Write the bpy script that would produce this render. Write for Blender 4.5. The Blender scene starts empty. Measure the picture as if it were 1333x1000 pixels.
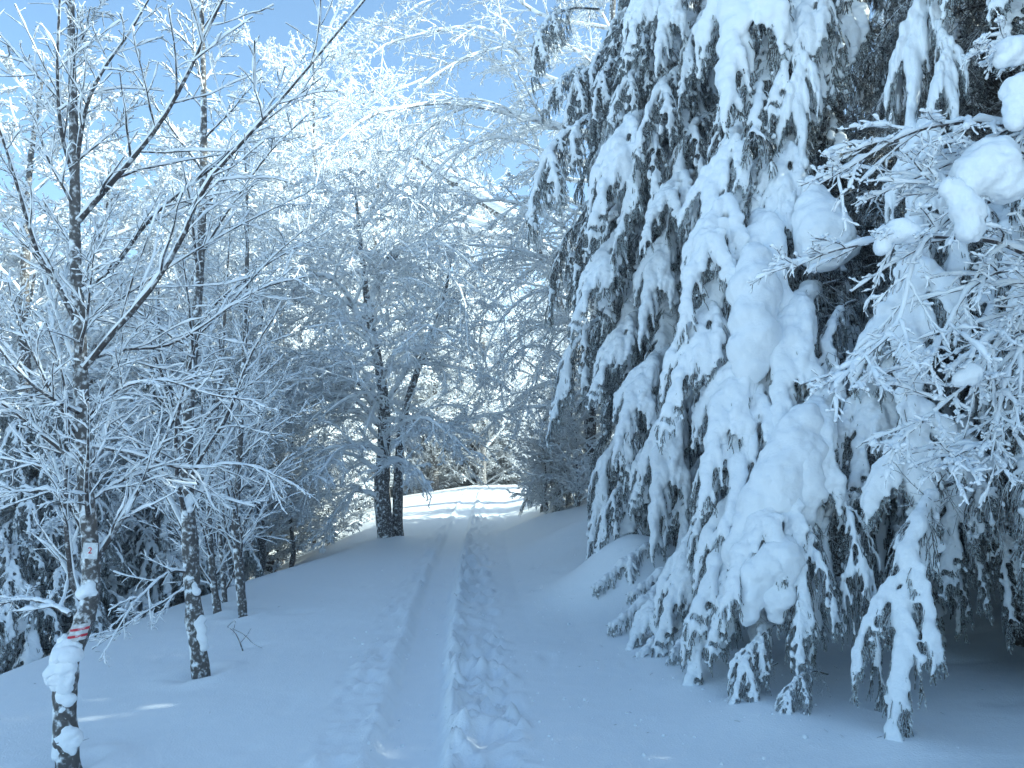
import bpy, math, random
import numpy as np
from mathutils import Vector, Matrix

rng = np.random.default_rng(11)
random.seed(11)
scene = bpy.context.scene
col = scene.collection
PI = math.pi

# ------------------------------------------------------------------ camera, sky, sun, exposure
F_PX, CX, CY = 1046.0, 666.5, 500.0            # focal length and centre in photo pixels (1333 x 1000)
PITCH = math.atan(100 / F_PX)
CAM = np.array([0.0, 0.0, 1.6])
cam_data = bpy.data.cameras.new('camera')
cam_data.sensor_width = 36.0
cam_data.lens = 36.0 * F_PX / 1333.0
cam_data.clip_end = 6000
cam = bpy.data.objects.new('camera', cam_data)
cam.location = CAM
cam.rotation_euler = (PI / 2 + PITCH, 0, 0)
col.objects.link(cam)
scene.camera = cam

SUN_AZ, SUN_EL = math.radians(95), math.radians(33)      # azimuth from +Y towards +X
world = bpy.data.worlds.new('World')
scene.world = world
world.use_nodes = True
wn = world.node_tree
sky = wn.nodes.new('ShaderNodeTexSky')
sky.sky_type = 'NISHITA'
sky.sun_disc = False
sky.sun_elevation = SUN_EL
sky.sun_rotation = SUN_AZ
sky.altitude = 900
sky.air_density = 1.0
sky.dust_density = 1.2
sky.ozone_density = 0.5
bg = wn.nodes['Background']
bg.inputs['Strength'].default_value = 0.12
wn.links.new(sky.outputs[0], bg.inputs[0])

sun_data = bpy.data.lights.new('sun', 'SUN')
sun_data.energy = 5.0
sun_data.angle = math.radians(0.5)
sun_data.color = (1.0, 0.91, 0.76)
sun = bpy.data.objects.new('sun', sun_data)
sdir = Vector((math.sin(SUN_AZ) * math.cos(SUN_EL), math.cos(SUN_AZ) * math.cos(SUN_EL), math.sin(SUN_EL)))
sun.rotation_euler = sdir.to_track_quat('Z', 'Y').to_euler()
sun.location = (20, 10, 25)
col.objects.link(sun)

vs = scene.view_settings
vs.view_transform = 'Standard'
vs.look = 'None'
vs.gamma = 1
vs.use_curve_mapping = False
vs.exposure = 1.27
vs.use_white_balance = True
vs.white_balance_temperature = 5550
vs.white_balance_tint = -5
scene.cycles.max_bounces = 8
scene.cycles.diffuse_bounces = 6
scene.cycles.use_denoising = True
scene.cycles.denoiser = 'OPENIMAGEDENOISE'

# ------------------------------------------------------------------ small maths
def norm(v):
    return v / np.maximum(np.linalg.norm(v, axis=-1, keepdims=True), 1e-9)

def at(px, py, y):
    """world point seen at a photo pixel, y metres ahead"""
    u, v = (px - CX) / F_PX, (CY - py) / F_PX
    d = np.array([u, math.cos(PITCH) - v * math.sin(PITCH), math.sin(PITCH) + v * math.cos(PITCH)])
    return CAM + d * (y / d[1])

def hash2(ix, iy, s):
    h = (ix.astype(np.int64) * 374761393 + iy.astype(np.int64) * 668265263 + s * 1442695041) & 0xFFFFFFFF
    h = ((h ^ (h >> 13)) * 1274126177) & 0xFFFFFFFF
    return ((h ^ (h >> 16)) & 0xFFFF) / 65535.0

def vnoise(x, y, s=0):
    ix, iy = np.floor(x), np.floor(y)
    fx, fy = x - ix, y - iy
    fx, fy = fx * fx * (3 - 2 * fx), fy * fy * (3 - 2 * fy)
    a, b = hash2(ix, iy, s), hash2(ix + 1, iy, s)
    c, d = hash2(ix, iy + 1, s), hash2(ix + 1, iy + 1, s)
    return (a * (1 - fx) + b * fx) * (1 - fy) + (c * (1 - fx) + d * fx) * fy

def vnoise3(p, s=0):
    i = np.floor(p); f = p - i; f = f * f * (3 - 2 * f)
    def h(a, b, c):
        return hash2(i[..., 0] + a + 57.0 * (i[..., 2] + c), i[..., 1] + b, s)
    out = 0
    for a in (0, 1):
        for b in (0, 1):
            for c in (0, 1):
                w = (f[..., 0] if a else 1 - f[..., 0]) * (f[..., 1] if b else 1 - f[..., 1]) * (f[..., 2] if c else 1 - f[..., 2])
                out = out + w * h(a, b, c)
    return out

def project(p):
    d = np.asarray(p, float) - CAM
    f = d[1] * math.cos(PITCH) + d[2] * math.sin(PITCH)
    u = -d[1] * math.sin(PITCH) + d[2] * math.cos(PITCH)
    return CX + F_PX * d[0] / f, CY - F_PX * u / f

def fbm(x, y, s=0, o=3):
    t, a = 0, 0.5
    for i in range(o):
        t = t + a * (vnoise(x, y, s + i) - 0.5)
        x, y, a = x * 2.03 + 7.1, y * 2.03 + 3.7, a * 0.5
    return t

def sstep(a, b, x):
    t = np.clip((x - a) / (b - a), 0, 1)
    return t * t * (3 - 2 * t)

def resample(pts, K):
    """Catmull-Rom through control points, K points"""
    p = np.asarray(pts, float)
    p = np.vstack([2 * p[0] - p[1], p, 2 * p[-1] - p[-2]])
    n = len(p) - 3
    t = np.linspace(0, n - 1e-6, K)
    i = t.astype(int)
    f = (t - i)[:, None]
    a, b, c, d = p[i], p[i + 1], p[i + 2], p[i + 3]
    return 0.5 * (2 * b + (c - a) * f + (2 * a - 5 * b + 4 * c - d) * f ** 2 + (3 * b - a - 3 * c + d) * f ** 3)

# ------------------------------------------------------------------ materials
def mat(name):
    m = bpy.data.materials.new(name)
    m.use_nodes = True
    nt = m.node_tree
    b = nt.nodes['Principled BSDF']
    b.inputs['Roughness'].default_value = 0.75
    b.inputs['Specular IOR Level'].default_value = 0.25
    return m, nt, b

def noise_node(nt, scale, detail=4, vec=None):
    n = nt.nodes.new('ShaderNodeTexNoise')
    n.inputs['Scale'].default_value = scale
    n.inputs['Detail'].default_value = detail
    if vec is not None:
        nt.links.new(vec, n.inputs['Vector'])
    return n

def maprange(nt, src, a, b, c=0.0, d=1.0):
    n = nt.nodes.new('ShaderNodeMapRange')
    n.interpolation_type = 'SMOOTHSTEP'
    nt.links.new(src, n.inputs['Value'])
    for k, v in zip(('From Min', 'From Max', 'To Min', 'To Max'), (a, b, c, d)):
        n.inputs[k].default_value = v
    return n.outputs[0]

def mixcol(nt, fac, c1, c2):
    n = nt.nodes.new('ShaderNodeMix')
    n.data_type = 'RGBA'
    if isinstance(fac, float):
        n.inputs[0].default_value = fac
    else:
        nt.links.new(fac, n.inputs[0])
    for k, c in ((6, c1), (7, c2)):
        if isinstance(c, tuple):
            n.inputs[k].default_value = (*c, 1)
        else:
            nt.links.new(c, n.inputs[k])
    return n.outputs[2]

def math_node(nt, op, a, b):
    n = nt.nodes.new('ShaderNodeMath')
    n.operation = op
    for k, v in ((0, a), (1, b)):
        if isinstance(v, (int, float)):
            n.inputs[k].default_value = v
        else:
            nt.links.new(v, n.inputs[k])
    return n.outputs[0]

def bump(nt, b, height, strength, dist):
    n = nt.nodes.new('ShaderNodeBump')
    n.inputs['Strength'].default_value = strength
    n.inputs['Distance'].default_value = dist
    nt.links.new(height, n.inputs['Height'])
    nt.links.new(n.outputs[0], b.inputs['Normal'])

SNOW = (0.86, 0.885, 0.91)

def make_snow(name, grain, strength, dist):
    m, nt, b = mat(name)
    tc = nt.nodes.new('ShaderNodeTexCoord')
    n1 = noise_node(nt, grain, 5, tc.outputs['Object'])
    n2 = noise_node(nt, grain * 0.12, 3, tc.outputs['Object'])
    c = mixcol(nt, n2.outputs[0], (0.83, 0.86, 0.89), (0.89, 0.905, 0.925))
    nt.links.new(c, b.inputs['Base Color'])
    h = math_node(nt, 'ADD', n1.outputs[0], n2.outputs[0])
    bump(nt, b, h, strength, dist)
    b.inputs['Roughness'].default_value = 0.65
    return m

def make_bark(name, dark, light, frost, nlo, nhi, wind=0.0, pscale=9):
    """bark whose upward faces and noise patches carry snow"""
    m, nt, b = mat(name)
    tc = nt.nodes.new('ShaderNodeTexCoord')
    ge = nt.nodes.new('ShaderNodeNewGeometry')
    sx = nt.nodes.new('ShaderNodeSeparateXYZ')
    nt.links.new(ge.outputs['Normal'], sx.inputs[0])
    n1 = noise_node(nt, 35, 6, tc.outputs['Object'])
    n2 = noise_node(nt, pscale, 7, tc.outputs['Object'])
    base = mixcol(nt, n1.outputs[0], dark, light)
    up = maprange(nt, sx.outputs[2], nlo, nhi)
    pw = math_node(nt, 'ADD', n2.outputs[0], math_node(nt, 'MULTIPLY', sx.outputs[0], -wind)) if wind else n2.outputs[0]
    patch = maprange(nt, pw, 0.60 - frost, 0.76 - frost)
    fine = maprange(nt, n1.outputs[0], 0.50, 0.72, 0, 0.7)
    fac = math_node(nt, 'MAXIMUM', up, patch)
    fac = math_node(nt, 'MAXIMUM', fac, fine)
    c = mixcol(nt, fac, base, SNOW)
    nt.links.new(c, b.inputs['Base Color'])
    bump(nt, b, n1.outputs[0], 0.6, 0.01)
    return m

M_GROUND = make_snow('ground_snow', 85, 0.55, 0.008)
M_SNOW = make_snow('pillow_snow', 28, 0.35, 0.02)
M_RIME = make_snow('rime_snow', 60, 0.2, 0.01)
M_BARK = make_bark('snow_flecked_bark', (0.05, 0.045, 0.043), (0.17, 0.16, 0.155), 0.08, 0.3, 0.6, 0.11, 17)
M_LIMB = make_bark('limb_bark', (0.035, 0.03, 0.032), (0.10, 0.09, 0.088), 0.02, 0.15, 0.5)
M_TWIG = make_bark('frosted_twig', (0.38, 0.39, 0.40), (0.66, 0.67, 0.69), 0.16, -0.8, 0.0)
M_FROSTLIMB = make_bark('rimed_limb', (0.14, 0.135, 0.135), (0.46, 0.46, 0.47), 0.22, -0.55, 0.15)
M_DEAD = make_bark('dead_spruce_wood', (0.03, 0.026, 0.022), (0.10, 0.09, 0.08), 0.02, 0.1, 0.7)

def make_needles():
    m, nt, b = mat('frosted_needles')
    ge = nt.nodes.new('ShaderNodeNewGeometry')
    tc = nt.nodes.new('ShaderNodeTexCoord')
    n = noise_node(nt, 7, 3, tc.outputs['Object'])
    r = math_node(nt, 'ADD', math_node(nt, 'MULTIPLY', ge.outputs['Random Per Island'], 0.55), math_node(nt, 'MULTIPLY', n.outputs[0], 0.9))
    fac = maprange(nt, r, 0.2, 0.9, 0.25, 0.95)
    c = mixcol(nt, fac, (0.055, 0.10, 0.085), (0.74, 0.79, 0.81))
    nt.links.new(c, b.inputs['Base Color'])
    return m
M_NEEDLE = make_needles()

def flat_mat(name, c, rough=0.6):
    m, nt, b = mat(name)
    tc = nt.nodes.new('ShaderNodeTexCoord')
    n = noise_node(nt, 60, 4, tc.outputs['Object'])
    cc = mixcol(nt, n.outputs[0], tuple(x * 0.8 for x in c), tuple(min(1, x * 1.1) for x in c))
    nt.links.new(cc, b.inputs['Base Color'])
    b.inputs['Roughness'].default_value = rough
    return m
M_RED = make_bark('worn_red_paint', (0.36, 0.03, 0.05), (0.62, 0.06, 0.09), 0.02, 0.7, 0.95)
M_NUM = flat_mat('red_numeral_paint', (0.5, 0.04, 0.06))
M_PLATE = make_bark('weathered_plate', (0.50, 0.52, 0.54), (0.66, 0.68, 0.69), 0.02, 0.6, 0.9)
M_WHITE = make_bark('worn_white_paint', (0.42, 0.42, 0.42), (0.72, 0.72, 0.72), 0.02, 0.7, 0.95)

# ------------------------------------------------------------------ mesh collecting
class Geo:
    def __init__(self):
        self.v, self.q, self.t, self.n = [], [], [], 0
        self.mq, self.mt = [], []
    def add(self, V, Q=None, T=None, m=0):
        if Q is not None and len(Q):
            self.q.append(Q + self.n); self.mq.append(np.full(len(Q), m))
        if T is not None and len(T):
            self.t.append(T + self.n); self.mt.append(np.full(len(T), m))
        self.v.append(V); self.n += len(V)
    def tube(self, P, R, sides=5, m=0, squash=None):
        """P[M,K,3] polylines, R[M,K] radii; closed round the axis, tips taper"""
        if len(P) == 0:
            return
        Mn, K, _ = P.shape
        T = np.empty_like(P)
        T[:, 1:-1] = P[:, 2:] - P[:, :-2]
        T[:, 0] = P[:, 1] - P[:, 0]; T[:, -1] = P[:, -1] - P[:, -2]
        T = norm(T)
        mean = norm(P[:, -1] - P[:, 0])
        ref = np.where(np.abs(mean[:, 2:3]) > 0.9, np.array([[0, 1.0, 0]]), np.array([[0, 0, 1.0]]))[:, None, :]
        S = norm(np.cross(T, np.broadcast_to(ref, T.shape)))
        U = np.cross(S, T)
        a = np.arange(sides) / sides * 2 * PI + PI / 2
        sq = R if squash is None else squash
        ring = (P[:, :, None, :] + S[:, :, None, :] * (np.cos(a)[None, None, :, None] * R[:, :, None, None])
                + U[:, :, None, :] * (np.sin(a)[None, None, :, None] * sq[:, :, None, None]))
        V = ring.reshape(-1, 3)
        base = (np.arange(Mn)[:, None, None] * K + np.arange(K - 1)[None, :, None]) * sides
        j = np.arange(sides)[None, None, :]
        j2 = (j + 1) % sides
        Q = np.stack([base + j, base + j2, base + sides + j2, base + sides + j], -1).reshape(-1, 4)
        self.add(V, Q, None, m)
    def build(self, name, mats, parent=None, smooth=True):
        return link(self.mesh(name, mats, smooth), name, parent)
    def mesh(self, name, mats, smooth=True):
        V = np.concatenate(self.v).astype(np.float32)
        Q = np.concatenate(self.q) if self.q else np.zeros((0, 4), int)
        T = np.concatenate(self.t) if self.t else np.zeros((0, 3), int)
        me = bpy.data.meshes.new(name)
        me.vertices.add(len(V)); me.vertices.foreach_set('co', V.ravel())
        me.loops.add(Q.size + T.size)
        me.loops.foreach_set('vertex_index', np.concatenate([Q.ravel(), T.ravel()]).astype(np.int32))
        me.polygons.add(len(Q) + len(T))
        st = np.concatenate([np.arange(len(Q)) * 4, Q.size + np.arange(len(T)) * 3]).astype(np.int32)
        me.polygons.foreach_set('loop_start', st)
        me.polygons.foreach_set('material_index', np.concatenate(self.mq + self.mt).astype(np.int32))
        me.polygons.foreach_set('use_smooth', np.full(len(Q) + len(T), smooth))
        for m in mats:
            me.materials.append(m)
        me.update(calc_edges=True)
        return me

def link(me, name, parent=None):
    o = bpy.data.objects.new(name, me)
    col.objects.link(o)
    if parent is not None:
        o.parent = parent
    return o

def thing(name, label, cat, loc=(0, 0, 0), group=None):
    o = bpy.data.objects.new(name, None)
    o.empty_display_size = 0.2
    col.objects.link(o)
    o.location = loc
    o['label'] = label
    o['category'] = cat
    if group:
        o['group'] = group
    return o

def struct(o, label=None):
    o['kind'] = 'structure'
    if label:
        o['label'] = label
    return o

def copy_tree(o, parent=None):
    c = o.copy(); col.objects.link(c)
    c.parent = parent
    for ch in list(o.children):
        copy_tree(ch, c)
    return c

# icosphere template, for snow lumps
def ico(sub):
    import bmesh
    bm = bmesh.new()
    bmesh.ops.create_icosphere(bm, subdivisions=sub, radius=1)
    V = np.array([v.co[:] for v in bm.verts]); T = np.array([[v.index for v in f.verts] for f in bm.faces])
    bm.free()
    return V, T
ICO_V, ICO_T = ico(2)

def blob_mesh(name, C, R, voxel, mats, smooth=3, rough=1.0):
    """union of ellipsoids (centres C[N,3], radii R[N] or [N,3]) as one lumpy skin"""
    C = np.asarray(C, float); R = np.asarray(R, float)
    if R.ndim == 1:
        R = np.repeat(R[:, None], 3, 1)
    g = Geo()
    V = (C[:, None, :] + ICO_V[None] * R[:, None, :]).reshape(-1, 3)
    T = (np.arange(len(C))[:, None, None] * len(ICO_V) + ICO_T[None]).reshape(-1, 3)
    g.add(V, None, T)
    me = g.mesh(name, mats)
    o = bpy.data.objects.new(name, me); col.objects.link(o)
    md = o.modifiers.new('r', 'REMESH'); md.mode = 'VOXEL'; md.voxel_size = voxel; md.use_smooth_shade = True
    if smooth:
        sm = o.modifiers.new('s', 'SMOOTH'); sm.iterations = smooth; sm.factor = 0.5
    dg = bpy.context.evaluated_depsgraph_get()
    out = bpy.data.meshes.new_from_object(o.evaluated_get(dg), depsgraph=dg)
    out.name = name
    n = len(out.vertices)
    co = np.empty(n * 3, np.float32); no = np.empty(n * 3, np.float32)
    out.vertices.foreach_get('co', co); out.vertex_normals.foreach_get('vector', no)
    co = co.reshape(-1, 3).astype(float); no = no.reshape(-1, 3)
    dsp = (vnoise3(co * 9 + 3, 5) - 0.5) * 0.045 + (vnoise3(co * 22 + 9, 6) - 0.5) * 0.022 + (vnoise3(co * 48, 7) - 0.5) * 0.009
    co = co + no * (dsp * rough)[:, None]
    out.vertices.foreach_set('co', co.astype(np.float32).ravel()); out.update()
    if not out.materials:
        for m in mats:
            out.materials.append(m)
    out.polygons.foreach_set('use_smooth', np.full(len(out.polygons), True))
    bpy.data.objects.remove(o); bpy.data.meshes.remove(me)
    return out

# ------------------------------------------------------------------ terrain
EY = np.array([-40, 0, 4, 7, 10.5, 15, 20, 28, 40, 80, 200])
EX = np.array([-6.5, -6, -5.2, -4.5, -3.75, -2.55, -3.0, -4.2, -6, -10, -30])

PATH_Y = np.array([-40, 0, 4.2, 8, 13, 17, 26, 45])
PATH_X = np.array([1.2, -0.18, -0.51, -0.79, -1.02, -1.10, -1.15, -1.0])
_pp = resample(np.stack([PATH_X, PATH_Y], -1), 400)
def path_x(y):
    return np.interp(y, _pp[:, 1], _pp[:, 0])

def base_h(x, y):
    """ground without tracks and lumps"""
    ex = np.interp(y, EY, EX)
    along = 0.16 * sstep(6, 16, y) + 0.62 * sstep(14, 27, y) - 0.11 * np.maximum(y - 28, 0) * sstep(26, 34, y)
    d = path_x(y) - x                               # metres left of the path
    left = -0.05 * np.maximum(d, 0) - 0.012 * np.maximum(d - 1, 0) ** 2 * sstep(14, 7, y)
    over = np.maximum(ex - x + 0.15, 0)
    left = left - 0.5 * over * over / (over + 1.2)
    r = -d
    right = 0.30 * np.maximum(r - 0.95, 0) ** 1.1 * sstep(6.5, 10.5, y) * (1 - 0.85 * sstep(18, 28, y)) + 0.04 * np.maximum(r - 1.4, 0)
    right = np.minimum(right, 3 + 0.02 * r)
    left = left - 0.10 * np.maximum(d - 0.2, 0) * sstep(17, 25, y)
    h = along + left + right
    far = np.hypot(x, y)
    return np.maximum(h, -30 - 0.01 * far)

MOUNDS = [(840, 765, 8.8, 0.55, 0.30), (795, 755, 9.2, 0.55, 0.28), (905, 835, 7.2, 0.45, 0.14), (960, 880, 6.2, 0.5, 0.12), (770, 690, 12.6, 0.9, 0.2),
          (700, 685, 15.5, 0.7, 0.18), (1165, 975, 4.6, 0.3, 0.05), (1000, 950, 5.1, 0.35, 0.06)]

def ground_h(x, y):
    x = np.asarray(x, float); y = np.asarray(y, float)
    h = base_h(x, y)
    h = h + 0.10 * fbm(x * 0.35, y * 0.35, 3, 3) + 0.03 * fbm(x * 1.6, y * 1.6, 9, 2)
    near = sstep(16, 8, y) * (y > 1)
    h = h + near * (0.007 * fbm(x * 7, y * 7, 71, 3) - 0.05 * np.maximum(vnoise(x * 3.3 + 9, y * 2.9, 73) - 0.86, 0) * 3 * (0.6 + vnoise(x * 15, y * 15, 74)))
    for px, py, yy, w, a in MOUNDS:
        p = at(px, py, yy)
        h = h + a * np.exp(-((x - p[0]) ** 2 + (y - p[1]) ** 2) / (w * w))
    for px, py, yy, w in ((264, 880, 6.6, .13), (317, 803, 8.9, .11), (285, 805, 9.2, .10), (295, 802, 9.8, .09), (90, 1005, 4.7, .13)):
        p = at(px, py, yy)
        q = np.hypot(x - p[0] + .05, y - p[1])
        h = h - 0.05 * np.exp(-(q / w) ** 2) + 0.035 * np.exp(-((q - 2.1 * w) / (0.8 * w)) ** 2) * (0.5 + 0.5 * (x > p[0]))
    p = at(505, 712, 15)
    h = h + 0.10 * np.exp(-((x - p[0]) ** 2 + (y - p[1]) ** 2) / 0.35)
    return h

def tracks(x, y):
    d = x - path_x(y) + 0.10 * fbm(x * 0 + 3.3, y * 0.45, 21, 2)
    hw = 0.185 + 0.03 * fbm(x * 0 + 1.3, y * 0.8, 22, 2)
    fade = sstep(29, 20, y)
    n1 = fbm(x * 7.5, y * 6.0, 31, 3)
    n2 = fbm(x * 17, y * 13, 37, 2)
    trough = sstep(hw + 0.06, hw - 0.05, np.abs(d)) * (0.35 + 0.65 * sstep(21, 12, y))
    h = -0.085 * trough + trough * (0.010 * n1 + 0.006 * n2)
    def band(a, b):
        return sstep(a - 0.04, a + 0.05, d) * sstep(b + 0.12, b - 0.10, d)
    nb = 0.16 * fbm(y * 1.3, y * 0 + 2.2, 41, 3)
    L = band(-hw - np.interp(y, [3, 5, 9, 20], [0.46, 0.40, 0.30, 0.26]) - nb, -hw)
    Rr = band(hw, hw + np.interp(y, [3, 5, 9, 12, 20], [0.50, 0.50, 0.46, 0.40, 0.28]) + nb)
    patch = 0.45 + 0.9 * sstep(0.30, 0.65, vnoise(x * 2.3 + 3, y * 1.7, 45))
    rough = np.maximum(L * 0.6, Rr) * patch
    clod = np.maximum(vnoise(x * 13 + 5, y * 10, 61) - 0.60, 0) * 0.13 + np.maximum(vnoise(x * 27 + 1, y * 22, 62) - 0.64, 0) * 0.09
    h = h + rough * (0.065 * n1 + 0.075 * n2 + 1.2 * clod - 0.006)
    # separate foot holes right of the trough, fewer to the left, at uneven spacing
    for side, off, amp, sd in ((1, 0.18, 0.07, 51), (1, 0.37, 0.045, 53), (-1, 0.15, 0.03, 52)):
        row = np.floor(y / 0.62 + 0.5)
        jy = (hash2(row, row * 0, sd) - 0.5) * 0.34; jx = (hash2(row, row * 0 + 3, sd) - 0.5) * 0.14
        keep = hash2(row, row * 0 + 7, sd) > (0.25 if side > 0 else 0.45)
        dy = y - (row * 0.62 + jy); dx = side * d - hw - off - jx
        hole = np.exp(-((dx / 0.075) ** 2 + (dy / 0.15) ** 2) ** 1.5)
        rim = np.exp(-(((np.sqrt((dx / 0.075) ** 2 + (dy / 0.15) ** 2)) - 1.45) / 0.35) ** 2)
        h = h + keep * (-amp * hole + 0.018 * rim * (0.6 + 2 * n2))
    for c, w in ((hw + 0.045, 0.04), (-hw - 0.04, 0.04)):
        h = h + 0.028 * np.exp(-((d - c) / w) ** 2) * np.clip(0.7 + 2.0 * n1 + 1.5 * n2, 0, 2)
    h = h + 0.055 * np.exp(-((d - hw - 0.10) / 0.075) ** 2) * np.clip(0.55 + 2.6 * n1 + 3.0 * n2, 0, 2.2) * sstep(20, 12, y)
    return h * fade, rough * fade

def geo_spacing(a, b, s0, grow, smax):
    out, s = [a], s0
    while out[-1] < b:
        out.append(out[-1] + s); s = min(s * grow, smax)
    return out

def build_ground():
    xr = geo_spacing(1.0, 3000, 0.05, 1.05, 400)
    xl = [-v for v in geo_spacing(2.3, 3000, 0.05, 1.05, 400)][::-1]
    xm = list(np.arange(-2.3 + 0.031, 1.0 - 0.012, 0.031))
    xs = np.array(xl + xm + xr)
    yn = geo_spacing(3.3, 3500, 0.018, 1.0062, 0.09)[:0]
    y, s = 3.4, 0.02
    ys = []
    while y < 3500:
        ys.append(y); y += s
        s *= 1.0105 if y < 20 else (1.03 if y < 60 else 1.12)
        s = min(s, 500)
    yb = [3.4 - v for v in geo_spacing(0.1, 3000, 0.12, 1.25, 500)][::-1]
    ys = np.array(yb + ys)
    X, Y = np.meshgrid(xs, ys)
    Z = ground_h(X, Y)
    tr, rough = tracks(X, Y)
    Z = Z + tr * (Y > 1)
    V = np.stack([X, Y, Z], -1).reshape(-1, 3)
    nx, ny = len(xs), len(ys)
    i = np.arange(ny - 1)[:, None] * nx + np.arange(nx - 1)[None, :]
    Q = np.stack([i, i + 1, i + nx + 1, i + nx], -1).reshape(-1, 4)
    xc = (X[:-1, :-1] + X[1:, 1:]) / 2; yc = (Y[:-1, :-1] + Y[1:, 1:]) / 2
    on = (np.abs(xc - path_x(yc) - 0.1) < 1.15) & (yc > 1.0) & (yc < 28)
    on = on.reshape(-1)
    for nm, sel in (('snow_ground', ~on), ('trodden_path', on)):
        q = Q[sel]
        used, inv = np.unique(q, return_inverse=True)
        g = Geo(); g.add(V[used], inv.reshape(-1, 4))
        struct(g.build(nm, [M_GROUND]), 'smooth blue shaded snow under the trees' if nm == 'snow_ground' else 'ski trough with trampled edges running through the snow')
    print('ground faces', len(Q))
build_ground()

# ------------------------------------------------------------------ growing branches
def grow(p0, d0, L, K, wander, sag, r):
    M = len(p0)
    P = np.empty((M, K, 3)); P[:, 0] = p0
    d = d0.copy()
    st = (L / (K - 1))[:, None]
    for k in range(1, K):
        d = norm(d + r.normal(0, wander, (M, 3)) + np.array([0, 0, -1.0]) * sag)
        P[:, k] = P[:, k - 1] + d * st
    return P

def spawn(P, R, n, t0, t1, ratio, ang, r, planar=0.5, K=5, wander=0.1, sag=0.02, lmin=0.04, rratio=0.55, tipr=0.25, lmax=9):
    """n children per polyline; returns child P, R and index of parent"""
    N, Kp, _ = P.shape
    if N == 0:
        return np.zeros((0, K, 3)), np.zeros((0, K)), np.zeros(0, int)
    seg = np.linalg.norm(P[:, 1:] - P[:, :-1], axis=-1).sum(1)
    idx = np.repeat(np.arange(N), n)
    j = np.tile(np.arange(n), N)
    t = t0 + (t1 - t0) * (j + r.uniform(0.1, 0.9, N * n)) / n
    f = t * (Kp - 1); i = np.minimum(f.astype(int), Kp - 2); f = (f - i)
    a, b = P[idx, i], P[idx, i + 1]
    pos = a + (b - a) * f[:, None]
    tan = norm(b - a)
    up = np.array([0, 0, 1.0])
    S = np.cross(tan, up); bad = np.linalg.norm(S, axis=-1) < 0.15
    S[bad] = np.cross(tan[bad], np.array([1.0, 0, 0])); S = norm(S)
    U = np.cross(S, tan)
    phi = np.where(j % 2 == 0, 0, PI) + r.normal(0, planar, N * n)
    w = S * np.cos(phi)[:, None] + U * np.sin(phi)[:, None]
    an = ang * r.uniform(0.7, 1.3, N * n)
    d = norm(tan * np.cos(an)[:, None] + w * np.sin(an)[:, None])
    L = seg[idx] * ratio * (1 - 0.65 * t) * r.uniform(0.5, 1.25, N * n)
    L = np.clip(L, lmin, lmax)
    C = grow(pos, d, L, K, wander, sag, r)
    rp = R[idx, i] * (1 - f) + R[idx, i + 1] * f
    taper = np.linspace(1, tipr, K)[None, :]
    CR = np.minimum(rp * rratio, 10)[:, None] * taper
    return C, CR, idx

def densify(P, R, f):
    M, K, _ = P.shape
    t = np.linspace(0, K - 1, (K - 1) * f + 1)
    i = np.minimum(t.astype(int), K - 2); u = t - i
    return P[:, i] * (1 - u)[None, :, None] + P[:, i + 1] * u[None, :, None], R[:, i] * (1 - u)[None] + R[:, i + 1] * u[None]

def snow_on(g, P, R, depth, r, sides=5, m=0, lump=0.45, minr=0.0, keep=0.9, f=1):
    """snow lying along the upper side of branches, in nubbly clumps with gaps"""
    if len(P) == 0:
        return
    if f > 1:
        P, R = densify(P, R, f)
    M, K, _ = P.shape
    T = norm(np.gradient(P, axis=1))
    hor = np.sqrt(np.clip(1 - T[..., 2] ** 2, 0, 1))
    slow = r.normal(0, 1, (M, K))
    slow[:, 1:] = slow[:, 1:] * 0.6 + slow[:, :-1] * 0.6
    lum = np.clip(1 + lump * slow, 0.12, 2.4)
    lum[r.random((M, K)) > keep] *= 0.2
    S = norm(np.cross(T, np.array([0, 0, 1.0]) + 1e-4)); U = np.cross(S, T)
    h = depth * (0.25 + 0.75 * hor ** 1.5) * lum
    a = np.minimum(R * 1.1 + 0.42 * h, 2.4 * R + 0.5 * h) + minr * lum
    C = P + U * (R * 0.5 + h * 0.42)[..., None] * (0.3 + 0.7 * hor[..., None])
    C = C + r.normal(0, 0.12, C.shape) * (R + 0.3 * h)[..., None]
    h = h * 0.6 + R * 0.5
    a[:, -1] *= 0.8; h[:, -1] *= 0.8
    C = np.concatenate([C, C[:, -1:] + T[:, -1:] * (a[:, -1:, None] * 0.7)], 1)
    a = np.concatenate([a, a[:, -1:] * 0.15], 1); h = np.concatenate([h, h[:, -1:] * 0.15], 1)
    g.tube(C, a, sides, m, squash=h)

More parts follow.
